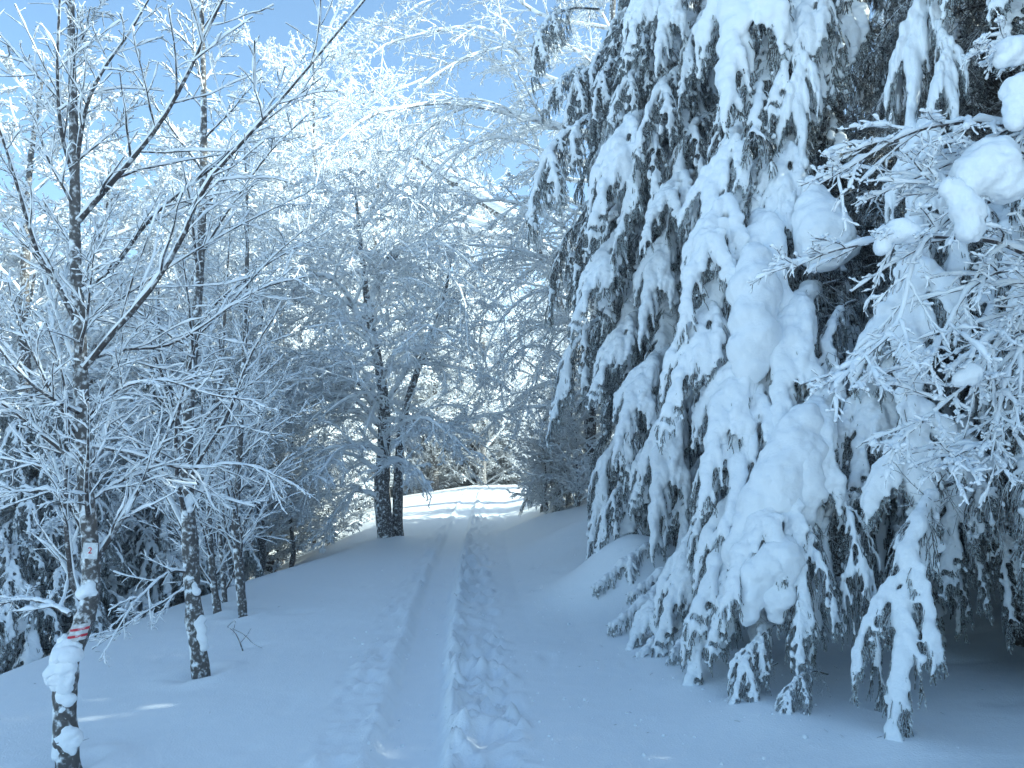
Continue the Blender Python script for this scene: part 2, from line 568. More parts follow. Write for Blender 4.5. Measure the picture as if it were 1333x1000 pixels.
class Tree:
    """deciduous tree under snow: trunk, named branches with their twigs, snow lying on each"""
    def __init__(self, root, seed, twig_r=0.004, rime=0.008, snow=0.02, far=False, f3=1):
        self.f3 = f3
        self.root, self.r = root, np.random.default_rng(seed)
        self.o = np.array(root.location[:])
        self.twig_r, self.rime, self.snow, self.far = twig_r, rime, snow, far
    def trunk(self, pts, r0, r1, K=44, sides=12, name='trunk', snowy=True):
        P = resample(np.asarray(pts, float) - self.o, K)[None]
        R = np.linspace(1, 0, K)[None] ** 0.9 * (r0 - r1) + r1
        R = R * (1 + 0.06 * self.r.normal(0, 1, (1, K)))
        if not self.far:
            R[0, :4] *= np.linspace(1.25, 1.0, 4)
        g = Geo(); g.tube(P, R, sides)
        V = g.v[0]
        V += self.r.normal(0, 1, V.shape) * 0.02 * np.repeat(R[0], sides)[:, None]
        t = g.build(name, [M_BARK], self.root)
        self.P, self.R, self.tr = P, R, t
        return P, R
    def auto_limbs(self, n, t0, t1, L, ang, sag, az0=None, K=12, wander=0.07, spread=PI, ratio=0.5, top=0.35, rr=0.5):
        """n limbs off the trunk all round (or within spread of az0)"""
        r = self.r
        P, R = self.P[0], self.R[0]
        Kp = len(P)
        t = t0 + (t1 - t0) * (np.arange(n) + r.uniform(0, 1, n)) / n
        f = t * (Kp - 1); i = np.minimum(f.astype(int), Kp - 2); f = f - i
        pos = P[i] + (P[i + 1] - P[i]) * f[:, None]
        tan = norm(P[i + 1] - P[i])
        az = np.arange(n) * 2.4 + r.uniform(0, 6) + r.normal(0, .3, n) if az0 is None else az0 + r.uniform(-spread, spread, n)
        an = ang * r.uniform(0.75, 1.25, n)
        w = np.stack([np.cos(az), np.sin(az), np.zeros(n)], -1)
        d = norm(tan * np.cos(an)[:, None] + w * np.sin(an)[:, None])
        tt = (t - t0) / max(t1 - t0, 1e-6)
        LL = L * (1 - (1 - top) * tt) * r.uniform(0.7, 1.2, n)
        C = grow(pos, d, LL, K, wander, sag, r)
        CR = (R[i] * rr)[:, None] * np.linspace(1, 0.18, K)[None]
        CR = np.maximum(CR, self.twig_r)
        return [(C[k:k + 1], CR[k:k + 1]) for k in range(n)]
    def limb(self, pts, r0, r1=0.004, K=16):
        P = resample(np.asarray(pts, float) - self.o, K)[None]
        return (P, np.linspace(r0, r1, K)[None])
    def clothe(self, limbs, n2=8, n3=5, n4=0, ratio2=0.5, ratio3=0.45, ratio4=0.5, ang=0.8, sag=0.03, sag3=0.05, planar=0.6,
               t2=0.12, snow_mul=1.0, merged=None, K3=None, lmax2=1.6, lmax3=0.7, name='branch'):
        """give each limb its twigs; one branch object with a snow child per limb, or one merged crown"""
        r = self.r
        K3 = K3 or (3 if self.far else 4)
        gm = Geo() if merged else None
        gs = Geo() if merged else None
        for (P1, R1) in limbs:
            g = gm or Geo(); s = gs or Geo()
            P2, R2, _ = spawn(P1, R1, n2, t2, 0.98, ratio2, ang, r, planar, 6, 0.10, sag, 0.08, 0.5, 0.3, lmax2)
            R2 = np.maximum(R2, self.twig_r * 0.9)
            P3, R3, _ = spawn(P2, R2, n3, 0.1, 1.0, ratio3, ang, r, planar, K3, 0.14, sag3, 0.05, 0.5, 0.3, lmax3)
            R3 = np.clip(R3, self.twig_r * 0.6, self.twig_r)
            g.tube(P1, R1, 6 if not self.far else 4, 0)
            g.tube(P2, R2, 4 if not self.far else 3, 0)
            snow_on(s, P1, R1, self.snow * 1.05 * snow_mul, r, 6 if not self.far else 5, lump=0.5, keep=0.8, f=1 if self.far else 2)
            snow_on(s, P2, R2, self.snow * 0.85 * snow_mul, r, 5 if not self.far else 4, minr=self.rime * 0.25, lump=0.55, keep=0.82, f=1 if self.far else 2)
            lv = [(P3, R3)]
            if n4:
                P4, R4, _ = spawn(P3, R3, n4, 0.1, 1.0, ratio4, ang, r, planar, 2, 0.15, sag3, 0.04, 0.7, 0.5, lmax3 * 0.6)
                lv.append((P4, np.clip(R4, self.twig_r * 0.5, self.twig_r * 0.8)))
            for k, (Pk, Rk) in enumerate(lv):
                if self.far:
                    g.tube(Pk, Rk + self.rime * r.uniform(0.6, 1.3, Rk.shape), 3, 1)
                else:
                    g.tube(Pk, Rk, 3, 0)
                    snow_on(s, Pk, Rk, self.snow * 0.5 * snow_mul, r, 4, minr=self.rime * 0.22, lump=0.6, keep=0.75, f=self.f3)
            if not merged:
                o = g.build(name, [M_FROSTLIMB if self.far else M_LIMB, M_TWIG], self.root)
                s.build('snow', [M_RIME], o)
        if merged:
            o = gm.build(merged, [M_FROSTLIMB, M_TWIG], self.root)
            if gs.n:
                gs.build('snow', [M_RIME], o)
    def lumps(self, parent, C, R, voxel=0.012, rough=0.9):
        me = blob_mesh('snow_clump', np.asarray(C) - self.o, R, voxel, [M_SNOW], 2, rough)
        return link(me, 'snow_clump', parent)

# ------------------------------------------------------------------ spruce boughs (prototypes)
def make_bough(seed, axis, width, snow_r, gaps, needles=36, hang=0.5, sheet=0.6, reach=(0.3, 0.65), n2=36, bare=False, sway=0.02, subs=3):
    """axis: control points, canonical, x outward and z up, from inside the tree to the tip.  Returns (bough mesh, snow mesh, axis)"""
    r = np.random.default_rng(seed)
    A = resample(axis, 26)
    A[:, 1] += np.cumsum(r.normal(0, sway, 26)) * np.linspace(0.3, 1, 26)
    P1 = A[None]; R1 = np.linspace(0.028, 0.006, 26)[None]
    g = Geo()
    g.tube(P1, R1, 6, 0)
    yv = np.array([0, 1.0, 0])
    # the limb divides: side limbs spread and droop like the fingers of a hand
    axes = [(A, 1.0, n2 - 3 * subs)]
    for q in range(subs):
        ts = 0.30 + 0.34 * (q + r.uniform(0, 0.8)) / max(subs, 1)
        k0 = ts * 25; a0 = int(k0)
        p0 = A[a0] + (A[a0 + 1] - A[a0]) * (k0 - a0)
        tn = norm(A[a0 + 1] - A[a0])
        sgn = 1.0 if q % 2 == 0 else -1.0
        d0 = norm(tn * 0.75 + yv * sgn * r.uniform(0.65, 1.15) + np.array([0.1, 0, 0.12]))
        ln = r.uniform(0.55, 0.85) * (1.75 - 1.2 * ts)
        S = grow(p0[None], d0[None], np.array([ln]), 26, 0.025, 0.055 * hang + 0.02, r)[0]
        axes.append((S, 0.72, 13))
        g.tube(S[None], np.linspace(0.016, 0.005, 26)[None], 5, 0)
    P2s, t2s, w2s = [], [], []
    for ai, (X, sc, cnt) in enumerate(axes):
        lo_t = 0.16 if ai == 0 else 0.12
        t = lo_t + (0.99 - lo_t) * (np.arange(cnt) + r.uniform(0, 1, cnt)) / cnt
        f = t * 25; i = np.minimum(f.astype(int), 24); f = f - i
        pos = X[i] + (X[i + 1] - X[i]) * f[:, None]
        tan = norm(X[i + 1] - X[i])
        side = np.where(np.arange(cnt) % 2 == 0, 1.0, -1.0)
        sv = norm(np.cross(tan, np.array([0, 0, 1.0]) + 1e-4)) * side[:, None]
        d = norm(tan * r.uniform(0.3, 1.0, cnt)[:, None] + sv * r.uniform(0.2, 1.0, cnt)[:, None] + np.array([0.10, 0, 0.12]))
        env = np.sin(np.clip(t, 0, 1) ** 0.8 * PI * 0.9 + 0.25)
        L = width * sc * (0.35 + 0.65 * env) * r.uniform(0.6, 1.3, cnt)
        P2s.append(grow(pos, d, L, 9, 0.07, 0.30 * hang + 0.10, r)); t2s.append(t if ai == 0 else np.clip(t * .7 + .3, 0, 1)); w2s.append(np.full(cnt, 0.8 + 0.2 * sc))
    P2 = np.concatenate(P2s); t = np.concatenate(t2s); w2 = np.concatenate(w2s); n2 = len(P2)
    R2 = np.linspace(0.009, 0.004, 9)[None] * np.ones((n2, 1))
    g.tube(P2, R2, 4, 0)
    P3, R3, par = spawn(P2, R2, 12, 0.10, 1.0, 0.5, 0.55, r, 0.9, 5, 0.08, 0.26 * hang + 0.10, 0.08, 0.7, 0.6, 0.24)
    PA, RA, _ = spawn(P1, R1, 40, 0.2, 1.0, 0.12, 0.8, r, 1.2, 5, 0.08, 0.26 * hang + 0.10, 0.08, 0.3, 0.6, 0.26)
    P3 = np.concatenate([P3, PA])
    if bare:
        P3 = P3[r.random(len(P3)) < 0.45]
    R3 = np.full(P3.shape[:2], 0.0045)
    g.tube(P3, R3, 3, 0)
    # dead twigs inside the tree
    Pd, Rd, _ = spawn(P1[:, :(20 if bare else 9)], R1[:, :(20 if bare else 9)], 30 if bare else 16, 0.0, 0.95, 0.6, 1.0, r, 0.8, 5, 0.14, 0.03, 0.1, 0.3, 0.3, 0.6)
    g.tube(Pd, Rd, 3, 0)
    Pe, Re, _ = spawn(Pd, Rd, 6, 0.1, 1.0, 0.5, 0.8, r, 0.8, 3, 0.14, 0.05, 0.05, 0.6, 0.4, 0.3)
    g.tube(Pe, np.maximum(Re, 0.003), 3, 0)
    def blades(P, n, lo=0.014, hi=0.026):
        M, K, _ = P.shape
        idx = np.repeat(np.arange(M), n)
        t = r.uniform(0.0, 1.03, M * n); f = t * (K - 1); i = np.minimum(f.astype(int), K - 2); f = f - i
        a, b = P[idx, i], P[idx, i + 1]
        p = a + (b - a) * f[:, None]
        tn = norm(b - a)
        q = norm(np.cross(tn, r.normal(0, 1, (M * n, 3))))
        dd = norm(tn * r.uniform(0.5, 1.2, M * n)[:, None] + q)
        w = norm(np.cross(dd, r.normal(0, 1, (M * n, 3)))) * r.uniform(0.003, 0.0055, M * n)[:, None]
        ln = r.uniform(lo, hi, M * n)[:, None]
        V = np.stack([p - w, p + w, p + dd * ln], 1).reshape(-1, 3)
        g.add(V, None, np.arange(len(V)).reshape(-1, 3), 1)
    blades(P3, needles if not bare else 8)
    blades(P2[:, 2:], needles if not bare else 8)
    me = g.mesh('bough', [M_DEAD, M_NEEDLE])
    # snow lying on it: a lumpy crest along the limb, sheets and fingers down the branchlets
    C, R = [], []
    up = np.array([0.35, 0, 1.0]); up /= np.linalg.norm(up)
    for ai, (X, sc, cnt) in enumerate(axes):
        nb = 120 if ai == 0 else 60
        u = np.linspace(0, 1, nb)
        lumpy = np.interp(u, np.linspace(0, 1, 16), r.uniform(0.3, 1.3, 16))
        tt = np.linspace(0.2, 0.93, nb) if ai == 0 else np.linspace(0.05, 0.88, nb)
        hole = np.interp(tt, np.linspace(0, 1, 13), (r.random(13) > gaps * (1 if ai == 0 else 1.4)).astype(float))
        Ai = np.stack([np.interp(tt * 25, np.arange(26), X[:, k]) for k in range(3)], -1)
        ev = np.sin(np.clip((tt - 0.12) / 0.9, 0, 1) ** 0.75 * PI) ** 0.5 if ai == 0 else np.linspace(1, 0.6, nb)
        rad = snow_r * 0.85 * sc * lumpy * (0.3 + 0.7 * ev)
        ok = hole > 0.25
        off = np.interp(u, np.linspace(0, 1, 12), r.normal(0, 0.35, 12)) * snow_r
        Cc = Ai + up * rad[:, None] * 0.4
        Cc[:, 1] += off
        C.append(Cc[ok]); R.append(np.stack([rad * .8, rad * 1.35, rad * 1.1], -1)[ok])
    for k in range(n2):
        if r.random() < gaps * 0.8:
            continue
        m = 10
        e = r.uniform(*reach)
        s = np.linspace(0, e, m) * 8
        B = np.stack([np.interp(s, np.arange(9), P2[k, :, c]) for c in range(3)], -1)
        ev2 = float(np.interp(t[k], [0.15, 0.4, 0.8, 1], [0.5, 1, 0.9, 0.6]))
        rr = snow_r * sheet * w2[k] * ev2 * np.linspace(1, 0.42, m) * r.uniform(0.55, 1.3, m)
        rr = np.maximum(rr, 0.016)
        C.append(B + up * rr[:, None] * 0.55); R.append(np.stack([rr * .8, rr * 1.1, rr * 1.15], -1))
    sel = np.nonzero(r.random(len(P3)) < (1 - gaps) * 0.30)[0]
    for k in sel:
        rr = r.uniform(0.014, 0.030, 2)
        C.append(P3[k, :2] + up * 0.012); R.append(np.repeat(rr[:, None], 3, 1))
    if bare:
        return me, None, A
    sn = blob_mesh('snow', np.concatenate(C), np.concatenate(R), 0.0175, [M_SNOW], 5, 0.6)
    return me, sn, A

# canonical axes: start of what shows is at the origin; the limb runs back into the tree to negative x
AX_STEEP = [(-1.3, 0, .35), (-.6, 0, .22), (0, 0, 0), (.26, 0, -.26), (.48, 0, -.62), (.66, 0, -1.05), (.84, 0, -1.5)]
AX_ARCH = [(-1.3, 0, .1), (-.6, 0, .14), (0, 0, 0), (.36, 0, -.22), (.66, 0, -.55), (.88, 0, -.95), (1.05, 0, -1.4)]
AX_HANG = [(-1.1, 0, .5), (-.5, 0, .35), (0, 0, 0), (.16, 0, -.35), (.30, 0, -.8), (.40, 0, -1.25), (.52, 0, -1.65)]
AX_LOW = [(-.8, 0, .25), (-.4, 0, .15), (0, 0, 0), (.35, 0, -.12), (.7, 0, -.3), (1.0, 0, -.42), (1.25, 0, -.5)]
AX_DEAD = [(0, 0, 0), (.4, 0, .02), (.8, 0, -.06), (1.2, 0, -.22), (1.6, 0, -.5), (1.9, 0, -.8)]
BOUGHS = []
for k, (ax, w, sr, gp, hg, sh, rc, nn) in enumerate([
        (AX_STEEP, .60, .095, .06, 1.0, .68, (.40, .80), 40), (AX_STEEP, .64, .060, .18, 1.1, .62, (.2, .6), 40), (AX_STEEP, .54, .115, .0, .9, .72, (.5, .95), 40),
        (AX_ARCH, .66, .068, .12, 1.2, .55, (.2, .6), 40), (AX_ARCH, .72, .050, .28, 1.2, .55, (.15, .5), 42), (AX_ARCH, .60, .105, .04, 1.0, .70, (.4, .85), 40),
        (AX_HANG, .50, .070, .15, 1.0, .65, (.3, .7), 38), (AX_HANG, .50, .105, .03, .9, .70, (.45, .9), 38), (AX_STEEP, .62, .038, .5, 1.1, .6, (.15, .4), 38),
        (AX_LOW, .46, .085, .08, .8, .7, (.35, .8), 34)]):
    BOUGHS.append(make_bough(100 + k, ax, w, sr, gp, hang=hg, sheet=sh, reach=rc, n2=nn, needles=17, subs=3 if k < 6 else 2))
BOUGHS.append(make_bough(150, AX_DEAD, .4, .05, .9, bare=True, subs=2))
HEAVY, MIXED, LIGHT = (0, 2, 5, 7), (0, 1, 3, 5, 6), (1, 4, 8, 3)

def place_bough(root, kind, p, q=None, az=None, s=1.0, wide=1.0, tilt=0.0):
    """bough number kind from point p; either towards tip q (world) or by azimuth and scale"""
    me, sn, A = BOUGHS[kind]
    o = link(me, 'bough', root)
    c = link(sn, 'snow', o) if sn else None
    if q is not None:
        p, q = np.asarray(p), np.asarray(q)
        v = q - p
        hor = math.hypot(v[0], v[1])
        az = math.atan2(v[1], v[0])
        tip = A[-1]
        s = np.linalg.norm(v) / np.linalg.norm(tip)
        tilt = math.atan2(-v[2], hor) - math.atan2(-tip[2], tip[0])
    m = Matrix.Rotation(az, 4, 'Z') @ Matrix.Rotation(tilt, 4, 'Y') @ Matrix.Diagonal((s, s * wide, s, 1))
    m.translation = Vector(np.asarray(p) - np.array(root.location[:]))
    o.matrix_local = m
    return o

def spruce(label, x, y, height, radius, seed, n, guided=(), lo=0.8, hi=1.0, face=None, group='snow laden spruces beside the path', kinds=MIXED, keepout=None, dead=0, widen=1.0, front=0):
    r = np.random.default_rng(seed)
    z0 = float(ground_h(x, y))
    root = thing('spruce_tree', label, 'spruce', (x, y, z0), group)
    K = 30
    P = np.zeros((1, K, 3)); P[0, :, 2] = np.linspace(-0.2, height, K)
    P[0, :, :2] += np.cumsum(r.normal(0, 0.01, (K, 2)), 0)
    R = np.linspace(0.024 * height, 0.02, K)[None]
    g = Geo(); g.tube(P, R, 10); g.build('trunk', [M_DEAD], root)
    for k in range(n + front):
        if k < n:
            t = (k + r.uniform(0, 1)) / n
            az = k * 2.39996 + r.normal(0, 0.25)
            z = z0 + lo + (height * hi - lo) * t
        else:
            z = z0 + lo + (8.0 - lo) * (k - n + r.uniform(0, 1)) / front
            az = PI * 1.2 + 1.3 * math.sin((k - n) * 2.1 + 0.3) + r.normal(0, 0.25)
        reach = radius * (1 - (z - z0) / height) ** 0.75 * r.uniform(0.8, 1.1) + 0.25
        s = np.clip(reach / 1.9, 0.4, 1.35) * r.uniform(0.85, 1.15)
        st = max(reach - 0.9 * s, 0.15)
        p = np.array([x + math.cos(az) * st, y + math.sin(az) * st, z])
        tip = p + np.array([math.cos(az) * 0.9 * s, math.sin(az) * 0.9 * s, -1.5 * s])
        if keepout is not None and (keepout(p) or keepout(tip) or keepout((p + tip) / 2)):
            continue
        place_bough(root, int(r.choice(kinds)), p, az=az, s=s, wide=r.uniform(0.9, 1.3), tilt=r.normal(0, 0.08))
    for k in range(dead):
        z = z0 + r.uniform(1.9, min(height * 0.75, 8.5))
        az = r.uniform(0, 2 * PI) if k % 3 else r.uniform(PI * 0.75, PI * 1.75)
        sc = radius * (1 - (z - z0) / height) ** 0.7 * r.uniform(0.3, 0.5)
        place_bough(root, 10, np.array([x + 0.1 * math.cos(az), y + 0.1 * math.sin(az), z]), az=az, s=sc, wide=r.uniform(0.8, 1.4), tilt=r.uniform(-0.1, 0.35))
    for kind, pp, qq, wide in guided:
        place_bough(root, kind, pp, qq, wide=wide * widen)
    return root

def G(kind, x0, y0, d0, x1, y1, d1, wide=1.0):
    return (kind, at(x0, y0, d0), at(x1, y1, d1), wide)

far_boughs = [
    G(3, 752, 162, 10.3, 692, 300, 9.9), G(0, 822, 158, 9.5, 768, 310, 9.0), G(3, 902, 82, 9.3, 832, 210, 8.8), G(5, 888, 232, 8.9, 840, 320, 8.5, 1.3),
    G(3, 848, 82, 9.8, 795, 165, 9.4), G(2, 885, -20, 9.2, 850, 90, 8.9), G(0, 848, -25, 9.4, 815, 80, 9.1), G(4, 752, 90, 11, 705, 150, 10.7),
    G(3, 772, 85, 10.9, 738, 170, 10.6), G(4, 800, 78, 10.6, 765, 165, 10.2), G(0, 805, 308, 9.4, 745, 430, 9.0), G(2, 870, 308, 9.1, 828, 440, 8.7),
    G(1, 765, 425, 10.4, 715, 565, 10.0), G(0, 822, 415, 9.4, 768, 520, 9.0), G(2, 850, 470, 8.9, 795, 590, 8.5, 1.2), G(1, 808, 560, 10.0, 766, 728, 9.6),
    G(0, 855, 565, 8.9, 822, 660, 8.5), G(2, 880, 530, 8.5, 842, 710, 8.1), G(1, 860, 170, 9.2, 800, 330, 8.9), G(4, 720, 20, 11.2, 690, 110, 11),
    G(1, 905, 160, 9.0, 870, 300, 8.7), G(8, 780, 250, 9.9, 735, 400, 9.6), G(8, 890, 400, 8.8, 860, 560, 8.4), G(1, 800, 640, 9.3, 775, 735, 9.1),
    G(8, 740, 300, 10.6, 705, 420, 10.3), G(6, 900, 620, 8.3, 880, 760, 8.0), G(1, 915, 20, 9.0, 885, 140, 8.8),
]
main_boughs = [
    G(2, 985, -60, 7.3, 930, 150, 6.9, 1.2), G(0, 1070, -10, 7.1, 1002, 150, 6.7, .7), G(7, 1040, 55, 6.8, 1046, 235, 6.6, .65), G(7, 964, 168, 7.0, 905, 330, 6.6),
    G(6, 1005, 185, 7.0, 950, 300, 6.7), G(0, 1025, 190, 6.9, 985, 360, 6.5, .8), G(2, 1030, 250, 6.7, 1000, 345, 6.4, .8), G(2, 985, 290, 6.7, 960, 520, 6.2, 1.0),
    G(5, 945, 265, 6.8, 893, 430, 6.4), G(0, 925, 395, 6.7, 862, 560, 6.3), G(2, 1035, 395, 6.3, 1000, 590, 5.9), G(2, 968, 465, 6.4, 905, 650, 6.0),
    G(7, 995, 500, 6.2, 945, 700, 5.8), G(2, 1055, 530, 5.9, 1020, 720, 5.6, 1.3), G(0, 990, 610, 6.2, 900, 820, 5.8), G(5, 1020, 630, 5.8, 950, 790, 5.4, 1.2),
    G(1, 1050, 700, 5.5, 1040, 890, 5.2), G(0, 940, 740, 6.1, 892, 910, 5.8), G(3, 990, 830, 5.5, 955, 958, 5.2), G(4, 1040, 880, 5.2, 1000, 968, 4.95),
    G(1, 950, 560, 6.6, 900, 720, 6.3), G(8, 930, 600, 7.0, 880, 800, 6.7), G(6, 1080, 430, 6.1, 1070, 600, 5.9), G(1, 1085, 640, 5.8, 1060, 850, 5.5),
    G(0, 960, 690, 6.0, 925, 850, 5.7), G(1, 1000, 60, 7.4, 960, 220, 7.1), G(8, 940, 130, 7.5, 910, 300, 7.2), G(8, 1020, 90, 7.3, 1000, 260, 7.1), G(5, 870, 770, 7.2, 815, 865, 6.9, 1.2),
    G(0, 905, 690, 6.9, 855, 850, 6.6),
    G(9, 880, 735, 7.9, 815, 775, 7.7), G(9, 860, 770, 7.6, 790, 815, 7.4), G(9, 900, 790, 7.0, 825, 855, 6.7), G(9, 930, 830, 6.5, 880, 875, 6.2), G(9, 830, 720, 8.6, 770, 765, 8.4),
    G(9, 985, 880, 5.6, 940, 915, 5.4), G(9, 870, 750, 7.9, 850, 800, 7.3), G(9, 915, 810, 6.8, 870, 850, 6.3),
]
_r = np.random.default_rng(5)
for kind, p0, p1, w in list(main_boughs):
    x0, y0 = project(p0); x1, y1 = project(p1)
    if 300 < y0 < 720 and x0 < 1030 and kind in (0, 2, 5, 7):
        dx, dy = _r.uniform(22, 48), _r.uniform(-60, 10)
        main_boughs.append(G(int(_r.choice((0, 2, 5, 1))), x0 + dx, y0 + dy, p0[1] + .3, x1 + dx, min(y1 + dy, 860), p1[1] + .3, 1.1))
right_boughs = [
    G(7, 1212, -40, 6.4, 1182, 200, 6.0, .5), G(7, 1225, 40, 6.0, 1248, 190, 5.7, .6), G(2, 1200, 170, 6.0, 1182, 370, 5.6, .7), G(7, 1190, 320, 5.6, 1190, 560, 5.3, 1.2),
    G(7, 1180, 500, 5.4, 1215, 740, 5.1, 1.2), G(6, 1190, 690, 4.9, 1162, 990, 4.5), G(4, 1100, 660, 5.5, 1135, 905, 5.1, .6), G(8, 1300, 500, 6.0, 1290, 720, 5.8),
    G(0, 1250, 560, 5.9, 1230, 760, 5.7), G(8, 1340, 560, 5.7, 1320, 740, 5.5), G(1, 1160, 380, 6.2, 1125, 560, 5.9, .8), G(1, 1265, 250, 5.8, 1230, 420, 5.5),
    G(8, 1300, 330, 6.1, 1270, 520, 5.8), G(1, 1370, 300, 5.6, 1330, 480, 5.3), G(6, 1330, 380, 5.9, 1310, 620, 5.6), G(0, 1130, 480, 5.9, 1110, 650, 5.6), G(8, 1235, 640, 6.2, 1240, 800, 6.0), G(8, 1270, 620, 5.9, 1262, 790, 5.7), G(4, 1310, 640, 5.8, 1300, 815, 5.6), G(8, 1345, 660, 5.6, 1335, 830, 5.4),
]
def edge(ys, xs, gap=()):
    """keeps boughs out of the open space left of a crown's outline, and out of a dark opening"""
    def f(p):
        px, py = project(p)
        if px < np.interp(py, ys, xs):
            return True
        return any(a < px < c and b < py < d for a, b, c, d in gap)
    return f
EDGE_A = edge([-300, 0, 60, 150, 300, 430, 560, 730, 760], [880, 830, 790, 740, 740, 780, 775, 800, 830])
EDGE_B = edge([-300, 0, 200, 300, 420, 560, 720, 800, 960], [960, 960, 935, 930, 910, 890, 910, 910, 990], [(1065, -40, 1185, 370), (1075, 630, 1175, 1100), (880, 880, 1500, 1200)])
EDGE_C = edge([-300, 0, 300, 700, 760], [1160, 1160, 1150, 1160, 1190], [(1240, 0, 1340, 190), (1065, -40, 1185, 370), (1050, 640, 1168, 1100), (1200, 835, 1600, 1300), (1060, 860, 1500, 1300)])
pA = at(915, 640, 11.0)
spruce('snow laden spruce behind the heaviest one, its lowest tip touching snow beside the path', pA[0], pA[1], 13.5, 2.3, 31, 110, far_boughs, keepout=EDGE_A, kinds=(1, 3, 4, 8, 1), dead=40, widen=0.8, front=150)
pB = at(1090, 640, 8.3)
spruce('tall spruce with the heaviest snow pillows hanging in a curtain beside the path', pB[0], pB[1], 12.5, 2.2, 32, 90, main_boughs, keepout=EDGE_B, kinds=(1, 8, 4, 0), dead=60, widen=0.86, front=110)
pC = at(1345, 640, 6.6)
spruce('nearest spruce at the right with one long bough hanging onto the snow', pC[0], pC[1], 11.5, 1.9, 33, 90, right_boughs, keepout=EDGE_C, kinds=(1, 8, 4, 6), dead=60, widen=0.9, front=130, lo=0.6)
spruce('spruce half hidden at the back of the row beside the path', 4.7, 14.4, 10.5, 2.2, 34, 130, kinds=LIGHT, dead=20)
for k, (x, y, hh) in enumerate([(6.6, 9.0, 10.5), (7.6, 13.2, 10.5), (6.8, 4.6, 13.5), (9.6, 7.4, 11), (9.8, 11.5, 11), (6.2, 2.2, 13), (9.2, 3.6, 11), (7.6, 0.2, 10.5)]):  # most stand out of view, added to keep the sun off the foreground
    spruce('dark spruce in the mostly unseen wood behind the row, added to shade the path', x, y, hh, 2.6, 40 + k, 110, kinds=LIGHT, group='mostly unseen spruces added for shade')

# ------------------------------------------------------------------ left foreground tree
def W(pts, d):
    """pixel polyline to world; d is one depth or (start, end)"""
    d0, d1 = d if isinstance(d, tuple) else (d, d)
    n = len(pts)
    return [at(px, py, d0 + (d1 - d0) * k / (n - 1)) for k, (px, py) in enumerate(pts)]

D1 = 4.7
b1 = at(90, 1012, D1)
t1 = thing('beech_tree', 'young snowy beech nearest at the left with red and white stripes and a numbered plate', 'tree', tuple(b1), 'young beeches left of the path')
T = Tree(t1, 51, twig_r=0.0032, rime=0.005, snow=0.0115, f3=2)
trunk1 = W([(92, 1040), (88, 990), (84, 920), (89, 860), (107, 815), (117, 775), (118, 720), (110, 620), (106, 520), (104, 430), (98, 330), (97, 200), (93, 60), (92, -120), (88, -260)], D1)
T.trunk(trunk1, 0.072, 0.012, K=70, sides=16)
limbs = [
    T.limb(W([(106, 485), (150, 430), (190, 385), (235, 315), (265, 245), (320, 180), (370, 125), (458, 20), (500, -30)], (D1, 3.9)), 0.018),
    T.limb(W([(100, 290), (130, 255), (165, 215), (205, 165), (240, 105), (270, 40), (295, -10), (330, -70)], (D1, 4.3)), 0.020),
    T.limb(W([(108, 380), (150, 345), (200, 280), (280, 215), (330, 170), (420, 100)], (D1, 5.0)), 0.016),
    T.limb(W([(100, 210), (112, 140), (135, 90), (170, 40), (210, -30)], (D1, 4.5)), 0.014),
    T.limb(W([(97, 235), (80, 170), (75, 90), (78, 0), (84, -80)], (D1, 4.4)), 0.014),
    T.limb(W([(104, 430), (75, 370), (50, 330), (25, 250), (0, 170), (-30, 100)], (D1, 4.3)), 0.018),
    T.limb(W([(106, 500), (85, 440), (60, 370), (40, 300), (20, 220)], (D1, 5.0)), 0.014),
    T.limb(W([(98, 150), (60, 110), (30, 80), (0, 45), (-40, 10)], (D1, 4.9)), 0.011),
    T.limb(W([(110, 610), (60, 570), (10, 530), (-40, 500)], (D1, 4.2)), 0.015),
    T.limb(W([(108, 560), (150, 510), (210, 495), (280, 515), (340, 522)], (D1, 4.6)), 0.009),
    T.limb(W([(110, 580), (170, 590), (240, 610), (320, 605), (400, 640)], (D1, 5.2)), 0.013),
    T.limb(W([(116, 680), (70, 640), (20, 640), (-30, 610)], (D1, 4.5)), 0.013),
    T.limb(W([(112, 640), (60, 610), (20, 600), (-40, 590)], (D1, 5.3)), 0.011),
    T.limb(W([(114, 790), (95, 760), (88, 700), (85, 650), (90, 560), (80, 480), (60, 420)], (D1, 4.6)), 0.020),
    T.limb(W([(90, 800), (60, 785), (20, 780), (-20, 800)], (4.6, 4.9)), 0.016),
    T.limb(W([(106, 470), (160, 455), (230, 445), (330, 380), (400, 360)], (D1, 5.4)), 0.013),
    T.limb(W([(104, 430), (140, 400), (200, 360), (300, 300), (390, 255)], (D1, 5.6)), 0.013),
    T.limb(W([(114, 655), (150, 630), (200, 615), (260, 640), (330, 660)], (D1, 5.2)), 0.012),
    T.limb(W([(108, 540), (70, 520), (30, 490), (-20, 430)], (D1, 4.0)), 0.014),
]
limbs += T.auto_limbs(20, 0.40, 0.95, 1.1, 0.65, -0.03, rr=0.36)
T.clothe(limbs, n2=13, n3=6, ratio2=0.42, ratio3=0.42, ang=0.75, sag=0.0, sag3=0.01, planar=0.7, lmax2=0.75, lmax3=0.20)
def px_blobs(lst):
    C, R = [], []
    for px, py, d, rp in lst:
        C.append(at(px, py, d)); R.append(rp * d / F_PX)
    return np.array(C), np.array(R)
